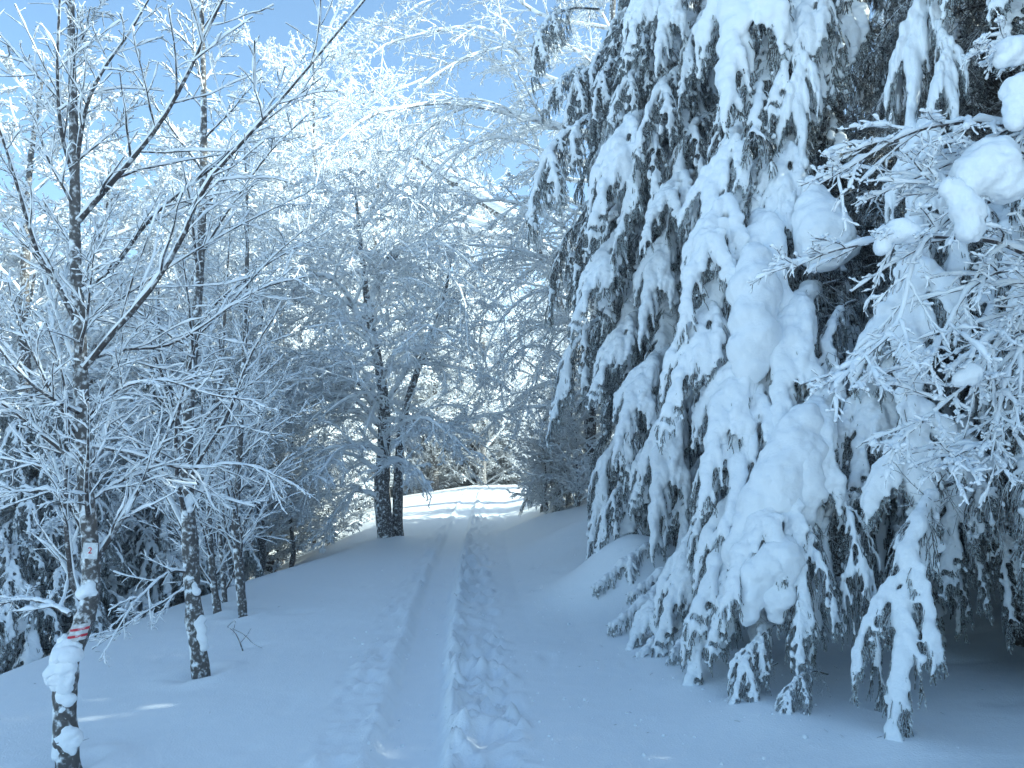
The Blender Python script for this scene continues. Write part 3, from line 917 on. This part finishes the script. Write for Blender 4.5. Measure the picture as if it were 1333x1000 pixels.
T.lumps(T.tr, *px_blobs([(82, 882, 4.63, 12), (90, 884, 4.63, 9), (78, 868, 4.64, 13), (87, 868, 4.63, 12), (82, 852, 4.64, 13), (90, 852, 4.63, 11), (84, 840, 4.65, 11), (92, 836, 4.65, 9), (75, 880, 4.65, 10), (97, 828, 4.66, 6), (76, 858, 4.65, 10), (72, 868, 4.66, 7), (74, 888, 4.66, 7), (84, 893, 4.64, 7), (93, 874, 4.64, 8), (79, 842, 4.66, 7), (95, 842, 4.65, 7), (88, 828, 4.67, 5), (70, 878, 4.67, 5)]), voxel=0.008, rough=1.7)
T.lumps(T.tr, *px_blobs([(82, 962, 4.665, 10), (92, 957, 4.665, 9), (79, 972, 4.67, 8), (97, 966, 4.67, 8), (88, 947, 4.67, 7), (90, 968, 4.665, 9), (84, 938, 4.675, 5), (94, 976, 4.67, 6), (78, 980, 4.675, 5), (86, 978, 4.67, 6)]), voxel=0.008, rough=1.4)
T.lumps(T.tr, *px_blobs([(82, 905, 4.655, 7), (90, 912, 4.655, 6), (82, 925, 4.66, 6), (86, 935, 4.66, 5), (78, 915, 4.665, 5)]))
T.lumps(T.tr, *px_blobs([(108, 772, 4.66, 7), (115, 770, 4.65, 9), (123, 773, 4.66, 7), (112, 764, 4.67, 6), (119, 764, 4.66, 6)]))
T.lumps(T.tr, *px_blobs([(106, 474, 4.69, 6), (103, 466, 4.69, 5), (109, 466, 4.69, 5), (104, 456, 4.69, 4)]), voxel=0.008, rough=1.3)
# painted blaze: two red bars on a white field, following the trunk's front
def blaze(y0, y1, name, m, off):
    g = Geo()
    rows = []
    for yy in np.linspace(y0, y1, 4):
        i = np.argmin([abs(yy - v) for v in BL_Y]); cx = np.interp(yy, BL_Y, BL_X)
        c = at(cx, yy, D1) - T.o
        ring = []
        for a in np.linspace(-0.35, 1.0, 12):
            rr = BL_R + off
            ring.append(c + np.array([math.sin(a) * rr, -math.cos(a) * rr, 0.012 * math.sin(a)]))
        rows.append(ring)
    V = np.array(rows).reshape(-1, 3)
    i = np.arange(3)[:, None] * 12 + np.arange(11)[None]
    Q = np.stack([i, i + 12, i + 13, i + 1], -1).reshape(-1, 4)
    g.add(V, Q)
    return g.build(name, [m], t1)
BL_Y = [800, 815, 830, 845]; BL_X = [112, 107, 102, 96]; BL_R = 0.078
pa = blaze(810, 832, 'white_blaze', M_WHITE, 0.0)
pa['label'] = 'white painted field on the trunk'
for y0, y1 in ((815, 818.5), (824, 827.5)):
    pa = blaze(y0, y1, 'red_stripe', M_RED, 0.003)
    pa['label'] = 'red painted stripe on the white field'

# number plate nailed to that trunk
c = at(117.5, 717, D1 - 0.10)
plate = thing('trail_plate', 'small white square plate with a red 2 nailed to the nearest trunk', 'sign', tuple(c))
import bmesh
bm = bmesh.new()
bmesh.ops.create_cube(bm, size=1)
for v in bm.verts:
    v.co.x *= 0.08; v.co.y *= 0.004; v.co.z *= 0.088
bmesh.ops.bevel(bm, geom=bm.edges[:], offset=0.0012, segments=1)
me = bpy.data.meshes.new('board'); bm.to_mesh(me); bm.free(); me.materials.append(M_PLATE)
bd = link(me, 'board', plate)
fc = bpy.data.curves.new('numeral', 'FONT'); fc.body = '2'; fc.size = 0.05; fc.align_x = 'CENTER'; fc.align_y = 'CENTER'; fc.extrude = 0.001
tmp = bpy.data.objects.new('numeral', fc); col.objects.link(tmp)
dg = bpy.context.evaluated_depsgraph_get()
nm = bpy.data.meshes.new_from_object(tmp.evaluated_get(dg)); bpy.data.objects.remove(tmp)
nm.materials.clear(); nm.materials.append(M_NUM); nm.name = 'numeral'
nu = link(nm, 'numeral', plate); nu.rotation_euler = (PI / 2, 0, 0); nu.location = (0, -0.0035, 0)
for dx in (-0.034, 0.034):
    g = Geo(); g.tube(np.array([[[dx, -0.001, 0.038], [dx, -0.005, 0.038]]]), np.array([[0.004, 0.003]]), 8); g.build('nail', [M_DEAD], plate)
plate.rotation_euler = (0, 0.03, 0.06)

# ------------------------------------------------------------------ further beeches on the left
def beech(label, trunk_px, d, r0, seed, n, L=1.6, snow=0.0105, tops=-60, t0=0.15, ang=0.8, n2=10, n3=6, sag=0.01, extra=(), group='young beeches left of the path', lump=()):
    pts = W(trunk_px, d)
    root = thing('beech_tree', label, 'tree', tuple(pts[1] if len(pts) > 2 else pts[0]), group)
    t = Tree(root, seed, twig_r=0.0036, rime=0.007, snow=snow)
    t.trunk(pts, r0, 0.008, K=50, sides=12)
    lim = t.auto_limbs(n, t0, 0.97, L, ang * .85, -0.015, rr=0.38)
    lim += [t.limb(W(e, dd), rr) for e, dd, rr in extra]
    t.clothe(lim, n2=n2, n3=n3, ratio2=0.42, ratio3=0.45, sag=sag, sag3=sag, planar=0.7, lmax2=0.9, lmax3=0.32)
    for l in lump:
        t.lumps(t.tr, *px_blobs(l), voxel=0.016)
    return t
beech('slim beech with a snow mottled trunk second from the left, leaning slightly', [(264, 905), (262, 882), (252, 790), (247, 700), (243, 620), (247, 500), (258, 380), (264, 250), (265, 120), (262, 0), (258, -120)], 6.6, 0.078, 61, 30, 1.7,
      t0=0.28, extra=[([(248, 745), (220, 745), (185, 775), (165, 800), (130, 860)], (6.6, 5.9), 0.014), ([(250, 760), (210, 785), (170, 810), (120, 845)], (6.6, 6.2), 0.011),
                      ([(262, 330), (300, 270), (350, 200), (400, 150)], (6.6, 6.2), 0.011), ([(255, 440), (300, 395), (350, 340), (395, 300)], (6.6, 6.2), 0.008)],
      lump=([(258, 812, 6.56, 5), (263, 820, 6.55, 7), (265, 832, 6.56, 7), (260, 828, 6.55, 6), (266, 842, 6.57, 5), (262, 806, 6.57, 4)], [(244, 655, 6.56, 6), (249, 650, 6.56, 6), (247, 664, 6.56, 5)], [(252, 762, 6.56, 5), (256, 770, 6.56, 5), (250, 752, 6.57, 4)], [(258, 862, 6.57, 5), (263, 868, 6.57, 4)]))
beech('thin beech trunk third from the left, standing upright on the bank edge', [(317, 815), (316, 800), (311, 740), (307, 680), (312, 580), (318, 450), (322, 300), (318, 180)], 8.9, 0.062, 62, 24, 1.6, t0=0.25)
beech('thin crooked beech just left of the third trunk', [(286, 815), (284, 803), (276, 740), (272, 660), (280, 560), (292, 420), (300, 280)], 9.2, 0.052, 63, 20, 1.5, t0=0.25)
beech('thinnest sapling pressed between the second and third beech trunks', [(296, 810), (294, 800), (290, 740), (284, 650), (290, 560), (285, 430)], 9.8, 0.040, 64, 16, 1.4, t0=0.25)

# big old beech at the bend
t6 = thing('beech_tree', 'old forked beech with dark trunk standing where the path bends', 'tree', tuple(at(505, 715, 15)))
T = Tree(t6, 71, twig_r=0.005, rime=0.007, snow=0.028, far=True)
T.trunk(W([(522, 725), (518, 690), (519, 610), (526, 540), (548, 470), (575, 400), (590, 320)], 15.2), 0.12, 0.02, K=40, name='trunk')
T.trunk(W([(503, 730), (503, 700), (497, 640), (500, 570), (497, 500), (482, 420), (470, 330), (462, 240)], 15), 0.19, 0.02, K=50)
lim = T.auto_limbs(40, 0.34, 0.97, 3.4, 1.0, 0.07, rr=0.34, K=14, top=0.6)
lim += [T.limb(W(p, d), r) for p, d, r in [
    ([(500, 560), (460, 520), (400, 520), (350, 560), (330, 620)], (15, 13.5), 0.06), ([(500, 540), (440, 470), (380, 470), (330, 540)], (15, 14), 0.06),
    ([(505, 520), (560, 440), (600, 430), (640, 470)], (15, 14), 0.05), ([(495, 480), (450, 380), (400, 360), (350, 420), (330, 500)], (15, 13), 0.06),
    ([(500, 620), (450, 590), (410, 620), (390, 680)], (15, 14), 0.04), ([(498, 650), (460, 640), (430, 680), (420, 715)], (15, 14), 0.04), ([(480, 400), (520, 330), (580, 320), (640, 370)], (15, 13), 0.05),
    ([(480, 420), (500, 340), (550, 330), (600, 380), (610, 460)], (15, 13), 0.05)]]
T.clothe(lim, n2=14, n3=9, n4=4, ratio2=0.42, ratio3=0.45, sag=0.10, sag3=0.12, planar=0.8, lmax2=1.5, lmax3=0.6)

# right-hand tree with arching boughs over the path
t7 = thing('beech_tree', 'frosted tree with arching boughs reaching over the path from behind the spruces', 'tree', tuple(at(790, 650, 16)))
T = Tree(t7, 72, twig_r=0.005, rime=0.006, snow=0.024, far=True)
T7PX = [(800, 690), (790, 648), (772, 600), (768, 520), (774, 420), (780, 300), (790, 150), (798, 0), (805, -150)]
T.trunk(W(T7PX, 16), 0.16, 0.04, K=50)
def from_trunk(p):
    y0 = p[0][1] + 18
    return [(float(np.interp(y0, [q[1] for q in T7PX[::-1]], [q[0] for q in T7PX[::-1]])), y0)] + p
lim = T.auto_limbs(36, 0.32, 0.97, 3.2, 1.0, 0.08, rr=0.36, K=14, top=0.7)
lim += [T.limb(W(from_trunk(p), d), r) for p, d, r in [
    ([(735, 170), (690, 155), (600, 135), (540, 138), (480, 152), (420, 210), (400, 300)], (15.5, 13), 0.06),
    ([(735, 165), (640, 138), (600, 142), (560, 165), (535, 200), (520, 270), (515, 330)], (15.6, 13.6), 0.045),
    ([(710, 100), (640, 40), (570, 40), (500, 60), (470, 90)], (16, 14), 0.045), ([(705, 20), (640, -20), (560, 0), (510, 30)], (16, 14), 0.04),
    ([(715, 220), (660, 90), (600, 80), (545, 95)], (16, 15), 0.04), ([(745, 420), (690, 430), (640, 480), (600, 540)], (16, 14.5), 0.05),
    ([(740, 360), (690, 330), (620, 320), (555, 325)], (16, 14), 0.035),
    ([(750, 430), (720, 440), (690, 510), (670, 580)], (16, 14.5), 0.04), ([(760, 500), (700, 450), (655, 480), (630, 540)], (16, 14.5), 0.04),
    ([(740, 390), (700, 380), (650, 420), (620, 500)], (16, 14), 0.04), ([(725, 270), (690, 280), (660, 340), (640, 410)], (16, 14.5), 0.04), ([(735, 330), (680, 360), (620, 420), (580, 480)], (16, 14.5), 0.05), ([(730, 300), (790, 250), (830, 300)], (16, 15), 0.04), ([(720, 200), (640, 180), (560, 230), (505, 330)], (16, 14), 0.035), ([(740, 300), (660, 262), (585, 280), (530, 360)], (16, 14.3), 0.035),
    ([(745, 350), (660, 330), (595, 370), (555, 450)], (16, 14.5), 0.035), ([(710, 60), (620, 70), (540, 120), (470, 210)], (16, 14), 0.035), ([(710, 110), (600, 200), (540, 290)], (16, 15), 0.03)]]
T.clothe(lim, n2=14, n3=9, n4=4, ratio2=0.40, ratio3=0.45, sag=0.09, sag3=0.10, planar=0.8, lmax2=1.4, lmax3=0.55)

# ------------------------------------------------------------------ branches hanging in from the right edge
tr_base = at(1480, 900, 4.4)
t8 = thing('beech_tree', 'snow crusted beech reaching in from the right edge in front of the spruces', 'tree', (tr_base[0], tr_base[1], float(ground_h(tr_base[0], tr_base[1]))))
T = Tree(t8, 81, twig_r=0.0034, rime=0.006, snow=0.022, f3=2)
T.trunk(W([(1485, 1010), (1480, 900), (1470, 700), (1440, 480), (1425, 250), (1420, 50), (1410, -150)], 4.4), 0.08, 0.02, K=50)
lim = [T.limb(W(p, d), r) for p, d, r in [
    ([(1425, 180), (1333, 165), (1250, 160), (1180, 175), (1110, 215), (1075, 235)], (4.4, 3.9), 0.016),
    ([(1440, 420), (1333, 330), (1260, 310), (1180, 310), (1090, 325), (1030, 350)], (4.4, 3.9), 0.018),
    ([(1333, 250), (1240, 280), (1190, 340), (1170, 420), (1120, 470), (1085, 505)], (4.2, 3.8), 0.012),
    ([(1445, 480), (1340, 360), (1270, 370), (1225, 440), (1205, 480)], (4.4, 3.9), 0.014),
    ([(1450, 520), (1333, 430), (1260, 500), (1200, 550), (1150, 592)], (4.4, 3.9), 0.014),
    ([(1455, 560), (1370, 480), (1310, 560), (1250, 590), (1230, 605)], (4.4, 3.9), 0.012),
    ([(1440, 470), (1350, 270), (1290, 240), (1230, 250), (1180, 200)], (4.4, 4.1), 0.014),
    ([(1430, 120), (1370, 70), (1310, 60), (1265, 70)], (4.4, 4.0), 0.012),
    ([(1445, 500), (1380, 420), (1320, 470), (1300, 540), (1290, 600)], (4.3, 4.0), 0.012), ([(1430, 350), (1350, 210), (1280, 200), (1220, 220), (1130, 260)], (4.4, 4.2), 0.012),
    ([(1440, 420), (1360, 380), (1300, 430), (1240, 480)], (4.3, 4.0), 0.012)]]
T.clothe(lim, n2=18, n3=9, ratio2=0.34, ratio3=0.42, ang=0.75, sag=0.03, sag3=0.02, planar=0.7, lmax2=0.40, lmax3=0.10, snow_mul=1.0)
for l in ([(1288, 218, 4.0, 40), (1270, 228, 4.0, 32), (1305, 235, 4.0, 34), (1258, 245, 4.0, 22), (1298, 205, 4.02, 28)], [(1258, 275, 3.95, 24), (1262, 300, 3.95, 22), (1250, 262, 3.95, 18), (1238, 245, 3.95, 15)],
          [(1318, 66, 4.0, 22), (1326, 72, 4.0, 18), (1310, 74, 4.0, 15)], [(1330, 118, 4.0, 26), (1322, 140, 4.0, 22), (1338, 135, 4.0, 30), (1318, 158, 4.0, 13)],
          [(1150, 305, 3.9, 14), (1168, 300, 3.9, 17), (1185, 304, 3.9, 14), (1148, 320, 3.9, 11)], [(1265, 490, 3.95, 16), (1250, 495, 3.95, 12)]):
    T.lumps(t8, *px_blobs(l), voxel=0.012)

# deep smooth snow caps on the main spruce
def chain(lst, n=9, jit=0.12, seed=1):
    r = np.random.default_rng(seed)
    C, R = px_blobs(lst)
    t = np.linspace(0, len(C) - 1, (len(C) - 1) * n + 1)
    Ci = np.stack([np.interp(t, np.arange(len(C)), C[:, k]) for k in range(3)], -1)
    Ri = np.interp(t, np.arange(len(C)), R) * r.uniform(1 - jit, 1 + jit, len(t))
    return Ci + r.normal(0, 0.15, Ci.shape) * Ri[:, None], Ri
tB = [o for o in bpy.data.objects if o.name.startswith('spruce_tree') and 'heaviest' in o.get('label', '')][0]
for k, (lst, rg) in enumerate([([(1056, 236, 6.35, 9), (1058, 250, 6.35, 14), (1062, 268, 6.3, 24), (1064, 295, 6.25, 33), (1072, 318, 6.25, 36), (1088, 318, 6.28, 26), (1098, 325, 6.3, 16)], 0.6),
                               ([(1045, 545, 5.75, 22), (1040, 575, 5.7, 34), (1022, 605, 5.68, 36), (1000, 645, 5.7, 34), (978, 690, 5.7, 28), (962, 730, 5.7, 20)], 0.8),
                               ([(1052, 580, 5.65, 24), (1056, 620, 5.6, 26), (1046, 655, 5.6, 20), (1052, 680, 5.6, 12)], 0.9),
                               ([(1034, 706, 5.5, 14), (1020, 722, 5.45, 24), (1000, 735, 5.45, 26), (982, 755, 5.45, 20), (975, 785, 5.45, 13), (972, 810, 5.45, 9)], 1.2),
                               ([(1020, 722, 5.42, 22), (1018, 750, 5.42, 22), (1012, 780, 5.42, 15), (1012, 805, 5.42, 9)], 1.2),
                               ([(985, 330, 6.3, 22), (980, 380, 6.2, 30), (985, 430, 6.15, 32), (975, 480, 6.15, 24)], 0.7)]):
    C, R = chain(lst, seed=k)
    o = link(blob_mesh('snow_clump', C - np.array(tB.location[:]), R * 0.92, 0.018, [M_SNOW], 5, rg), 'snow_clump', tB)

# ------------------------------------------------------------------ trees further back: a few grown, the rest copies
def frost_tree(label, x, y, H, seed, n, L, group, sag, n2=12, n3=8, n4=4, r0=None, tilt=0, snow=0.045, rime=0.014, top=0.42, t0=0.12):
    z = float(ground_h(x, y))
    root = thing('frosted_tree', label, 'tree', (x, y, z - 0.1), group)
    t = Tree(root, seed, twig_r=0.007, rime=rime, snow=snow, far=True)
    r = np.random.default_rng(seed)
    k = 7
    pts = np.array([[x + tilt * H * (i / k) ** 1.5 + r.normal(0, 0.06), y + r.normal(0, 0.06), z - 0.1 + H * 0.95 * i / k] for i in range(k + 1)])
    pts[0, :2] = (x, y)
    t.trunk(pts, r0 or H * 0.014, 0.02, K=30, sides=8)
    lim = t.auto_limbs(n, t0, 0.98, L, 0.85, sag, rr=0.42, K=10, top=top, wander=0.06)
    t.clothe(lim, n2=n2, n3=n3, n4=n4, ratio2=0.42, ratio3=0.42, ratio4=0.5, sag=sag * 1.3, sag3=sag * 1.6, planar=0.8, lmax2=1.8, lmax3=0.8, merged='crown')
    return root
def put(src, x, y, s, rz, label, group, sink=0.1):
    o = copy_tree(src)
    o.location = (x, y, float(ground_h(x, y)) - sink)
    o.rotation_euler = (0, 0, rz); o.scale = (s, s, s * random.uniform(0.92, 1.08))
    o['label'] = label; o['group'] = group
    return o
GB, GBL = 'snowy bushes along the crest', 'snowy bushes below the left bank'
GS, GL, GF = 'sunlit trees beyond the bend', 'frosted trees on the slope below the left bank', 'white trees closing the view beyond the crest'
pr1 = frost_tree('tall sunlit white tree with a rounded crown above the left thicket', -6.0, 23.5, 16.0, 201, 48, 5.2, GS, 0.03, n2=11, n3=8, n4=4, top=0.6)
pr2 = frost_tree('sunlit frosted tree showing between the old beech and the arching boughs', -1.5, 31, 14.0, 202, 34, 4.4, GS, 0.045)
pr3 = frost_tree('frosted slope tree with upright dense twigs behind the nearest young beech', -6.4, 10.5, 8.6, 203, 34, 2.9, GL, 0.01, snow=0.024, rime=0.006, n4=5, top=.55)
pr4 = frost_tree('frosted drooping tree at the foot of the slope behind the second trunk', -5.6, 13.5, 8.0, 204, 32, 2.9, GL, 0.06, snow=0.024, rime=0.006, n4=5, top=.55)
for k, (x, y, hh, lab) in enumerate([(-6.0, 10.2, 3.6, 'dark little spruce behind the nearest trunk on the slope'), (-5.3, 12.6, 4.2, 'dark little spruce showing between the first and second trunks')]):
    spruce(lab, x, y, hh, 1.3, 300 + k, 70, lo=0.2, kinds=(1, 4, 8, 3), group='little spruces below the left bank', dead=30)
prb = frost_tree('dense snowy bush closing the path end left of the crest', -3.2, 30.0, 3.4, 205, 40, 1.9, GB, 0.035, n2=9, n3=7, n4=4, snow=0.026, rime=0.012, top=.7, t0=0.02)
LB = 'pale frosted bush at the end of the path beyond the crest'
for k in range(26):
    x = random.uniform(-5.5, 5.0); y = random.uniform(29.5, 37)
    put(prb, x, y, random.uniform(.8, 1.3), random.uniform(0, 6.28), LB, GB, sink=0.45)
for x, y, sc in ((1.9, 25, .6), (-4.2, 26.5, .8), (-5.2, 23, .9)):
    put(prb, x, y, sc, random.uniform(0, 6.28), LB, GB, sink=0.1)
for x, y, sc in ((0.65, 16.4, .55), (1.25, 15.8, .7), (1.0, 18.0, .6), (1.9, 17.2, .7), (1.5, 19.5, .5)):
    put(prb, x, y, sc, random.uniform(0, 6.28), 'frosted bush on the bank right of the path, behind the spruce row', GB, sink=0.1)
spruce('low dark spruce on the bank right of the path below the arching boughs', 1.15, 17.0, 2.6, 0.8, 320, 40, lo=0.15, kinds=(1, 4, 8, 3), group='spruces beside the bend')
LBL = 'frosted bush below the left bank behind the young beeches'
for k in range(14):
    y = random.uniform(9, 24); x = float(np.interp(y, EY, EX)) - random.uniform(0.7, 4.5)
    put(prb, x, y, random.uniform(.6, 1.0), random.uniform(0, 6.28), LBL, GBL, sink=0.1)
LL = 'frosted tree in the dense thicket behind the young beeches on the left'
for k, (x, y, s, src) in enumerate([(-9.0, 12, 1.05, pr4), (-7.6, 14.5, 1.1, pr3), (-10.5, 15.5, 1.2, pr3), (-5.0, 17, 1.0, pr4), (-8.2, 18.5, 1.15, pr4), (-12.5, 19, 1.25, pr3),
                                    (-5.4, 20.5, 1.05, pr3), (-11, 23, 1.3, pr4), (-7.6, 8.2, .7, pr4), (-6.2, 15.6, .95, pr3), (-9.2, 9.8, .9, pr3), (-5.2, 11.8, .62, pr4), (-4.6, 14.8, .7, pr3), (-7.2, 12, .85, pr3), (-14, 15, 1.2, pr4), (-13, 21, 1.4, pr3), (-8.2, 10.6, .5, pr4), (-4.4, 16.2, .45, pr4), (-6.5, 12.6, .5, pr4), (-9.5, 13.5, .6, pr4), (-7.5, 16.5, .6, pr4)]):
    put(src, x, y, s, random.uniform(0, 6.28), LL, GL)
LS = 'sunlit white tree in the bright stand beyond the bend'
for k, (x, y, s, src) in enumerate([(-9.5, 28, 1.05, pr1), (-13, 25, .95, pr2), (-4.2, 27, .8, pr2), (-16, 31, 1.1, pr1), (-4.4, 25.5, .85, pr1), (-7.6, 27, 1.0, pr1), (-2.8, 29, .9, pr1), (-9.4, 24, .9, pr1), (-1.0, 27.5, .75, pr2), (-5.8, 30, 1.05, pr1), (-8, 34, 1.0, pr2), (-3.4, 36, .95, pr1), (-12, 38, 1.1, pr1), (-19, 38, 1.1, pr2)]):
    put(src, x, y, s, random.uniform(0, 6.28), LS, GS)
LC = 'low frosted tree half buried beside the crest of the path'
GC = 'low frosted trees by the crest of the path'
for k, (x, y, s, src) in enumerate([(1.3, 19.5, .42, pr4), (0.9, 25.5, .38, pr3), (-4.6, 25, .45, pr4), (-4.9, 29, .5, pr3),
                                    (0.6, 28.5, .42, pr4), (-3.4, 32, .5, pr4), (-0.2, 33, .5, pr3), (1.6, 31, .5, pr4), (-1.9, 34, .45, pr4)]):
    put(src, x, y, s, random.uniform(0, 6.28), LC, GC, sink=0.25)
LF = 'white frosted tree in the stand closing the view beyond the crest'
for k, (x, y, s, src) in enumerate([(0.8, 33, .62, pr2), (2.6, 37, .8, pr1), (-1.8, 40, .7, pr2), (-.2, 44, .75, pr1), (4.6, 42, .9, pr2), (1.6, 50, .9, pr1), (-4.5, 47, .9, pr2), (-7, 52, 1.0, pr1), (4, 55, 1.0, pr2),
                                    (3.6, 30, .7, pr2), (6.5, 35, .85, pr1), (-14, 50, 1.1, pr2), (-22, 52, 1.2, pr1)]):
    put(src, x, y, s, random.uniform(0, 6.28), LF, GF)

# leaning limbs heavy with snow, across the centre
t9 = thing('leaning_tree', 'leaning tree with thick parallel limbs under deep snow, slanting up left above the path', 'tree', tuple(at(745, 600, 21)))
T = Tree(t9, 91, twig_r=0.007, rime=0.012, snow=0.10, far=True)
T.trunk(W([(770, 660), (755, 500), (725, 370), (690, 310), (630, 265), (575, 228), (530, 195)], 21), 0.22, 0.07, K=40)
snow_on_g = Geo(); snow_on(snow_on_g, T.P, T.R, 0.22, T.r, 8, lump=0.15, keep=1); snow_on_g.build('snow', [M_SNOW], T.tr)
lim = [T.limb(W(p, d), r, 0.03) for p, d, r in [
    ([(715, 355), (660, 310), (600, 285), (540, 265), (500, 240)], (21, 20), 0.12), ([(690, 315), (640, 270), (600, 230), (570, 190), (540, 140)], (21, 21), 0.10),
    ([(700, 325), (650, 310), (590, 300), (530, 290)], (21, 20), 0.10), ([(650, 280), (620, 240), (600, 200)], (21, 21), 0.06), ([(610, 250), (560, 240), (510, 210)], (21, 20.5), 0.06)]]
T.clothe(lim, n2=7, n3=5, n4=2, ratio2=0.3, ratio3=0.45, sag=0.05, sag3=0.07, lmax2=1.0, lmax3=0.5)

# ------------------------------------------------------------------ thin frosty air
hz = Geo()
bx = np.array([[a, b, c] for c in (-75, 32) for b in (-40, 130) for a in (-90, 90)], float)
hz.add(bx, np.array([[0, 2, 3, 1], [4, 5, 7, 6], [0, 1, 5, 4], [2, 6, 7, 3], [0, 4, 6, 2], [1, 3, 7, 5]]))
mh = bpy.data.materials.new('frosty_air'); mh.use_nodes = True
nt = mh.node_tree
nt.nodes.remove(nt.nodes['Principled BSDF'])
pv = nt.nodes.new('ShaderNodeVolumePrincipled')
pv.inputs['Color'].default_value = (0.95, 0.97, 1.0, 1)
pv.inputs['Density'].default_value = 0.0025
pv.inputs['Anisotropy'].default_value = 0.3
nt.links.new(pv.outputs[0], nt.nodes['Material Output'].inputs['Volume'])
hzo = hz.build('haze', [mh], smooth=False)
hzo['kind'] = 'stuff'; hzo['label'] = 'thin bright frosty air between the trees'

# dead twigs sticking out of the snow beyond the second trunk
dt = thing('dead_branch', 'small dead forked branch poking out of the snow beside the third trunk', 'branch', tuple(at(318, 850, 7.4)))
g = Geo()
for pl, rr in (([(318, 853), (312, 835), (305, 822), (296, 816)], .008), ([(303, 818), (318, 826), (330, 838), (343, 844)], .006), ([(312, 838), (322, 826), (327, 818)], .004), ([(296, 816), (306, 808), (303, 826)], .004)):
    P = resample(np.array(W(pl, 7.4)) - np.array(dt.location[:]), 8)[None]
    g.tube(P, np.linspace(rr, rr * .5, 8)[None], 5)
g.build('stick', [M_LIMB], dt)
# crumbs of snow fallen from the boughs and kicked up beside the track
C, R = [], []
_r = np.random.default_rng(77)
while len(C) < 420:
    y = _r.uniform(3.8, 12)
    x = path_x(y) + _r.normal(0.1, 0.45) if _r.random() < .6 else _r.uniform(0.2, 2.4)
    rr = 0.005 + 0.012 * _r.random() ** 3
    C.append((x, y, float(ground_h(x, y) + tracks(np.array(x), np.array(y))[0]) + rr * 0.3)); R.append((rr, rr * _r.uniform(.7, 1.3), rr * .8))
V1, T1_ = ico(1)
C = np.array(C); R = np.array(R)
g = Geo()
g.add((C[:, None] + V1[None] * R[:, None] * _r.uniform(.8, 1.2, (len(C), len(V1), 1))).reshape(-1, 3), None, (np.arange(len(C))[:, None, None] * len(V1) + T1_[None]).reshape(-1, 3))
o = g.build('snow_crumbs', [M_SNOW]); o['kind'] = 'stuff'; o['label'] = 'small crumbs of loose snow scattered beside the track'
g = Geo()
for k in range(70):
    y = _r.uniform(4.2, 10)
    x = _r.uniform(0.6, 3.2) if k < 50 else _r.uniform(-4, 1)
    a = _r.uniform(0, PI); L = _r.uniform(0.008, 0.03)
    p = np.array([x, y, float(ground_h(x, y) + tracks(np.array(x), np.array(y))[0]) + 0.003])
    d = np.array([math.cos(a), math.sin(a), _r.uniform(-.1, .3)]) * L
    g.tube(np.stack([p - d, p, p + d])[None], np.array([[.001, .0022, .001]]), 4)
o = g.build('needle_litter', [M_DEAD]); o['kind'] = 'stuff'; o['label'] = 'bits of twig and needle fallen on the snow under the spruces'
print('objects', len(bpy.data.objects), 'unique tris', sum(len(m.loops) - 2 * len(m.polygons) for m in bpy.data.meshes))
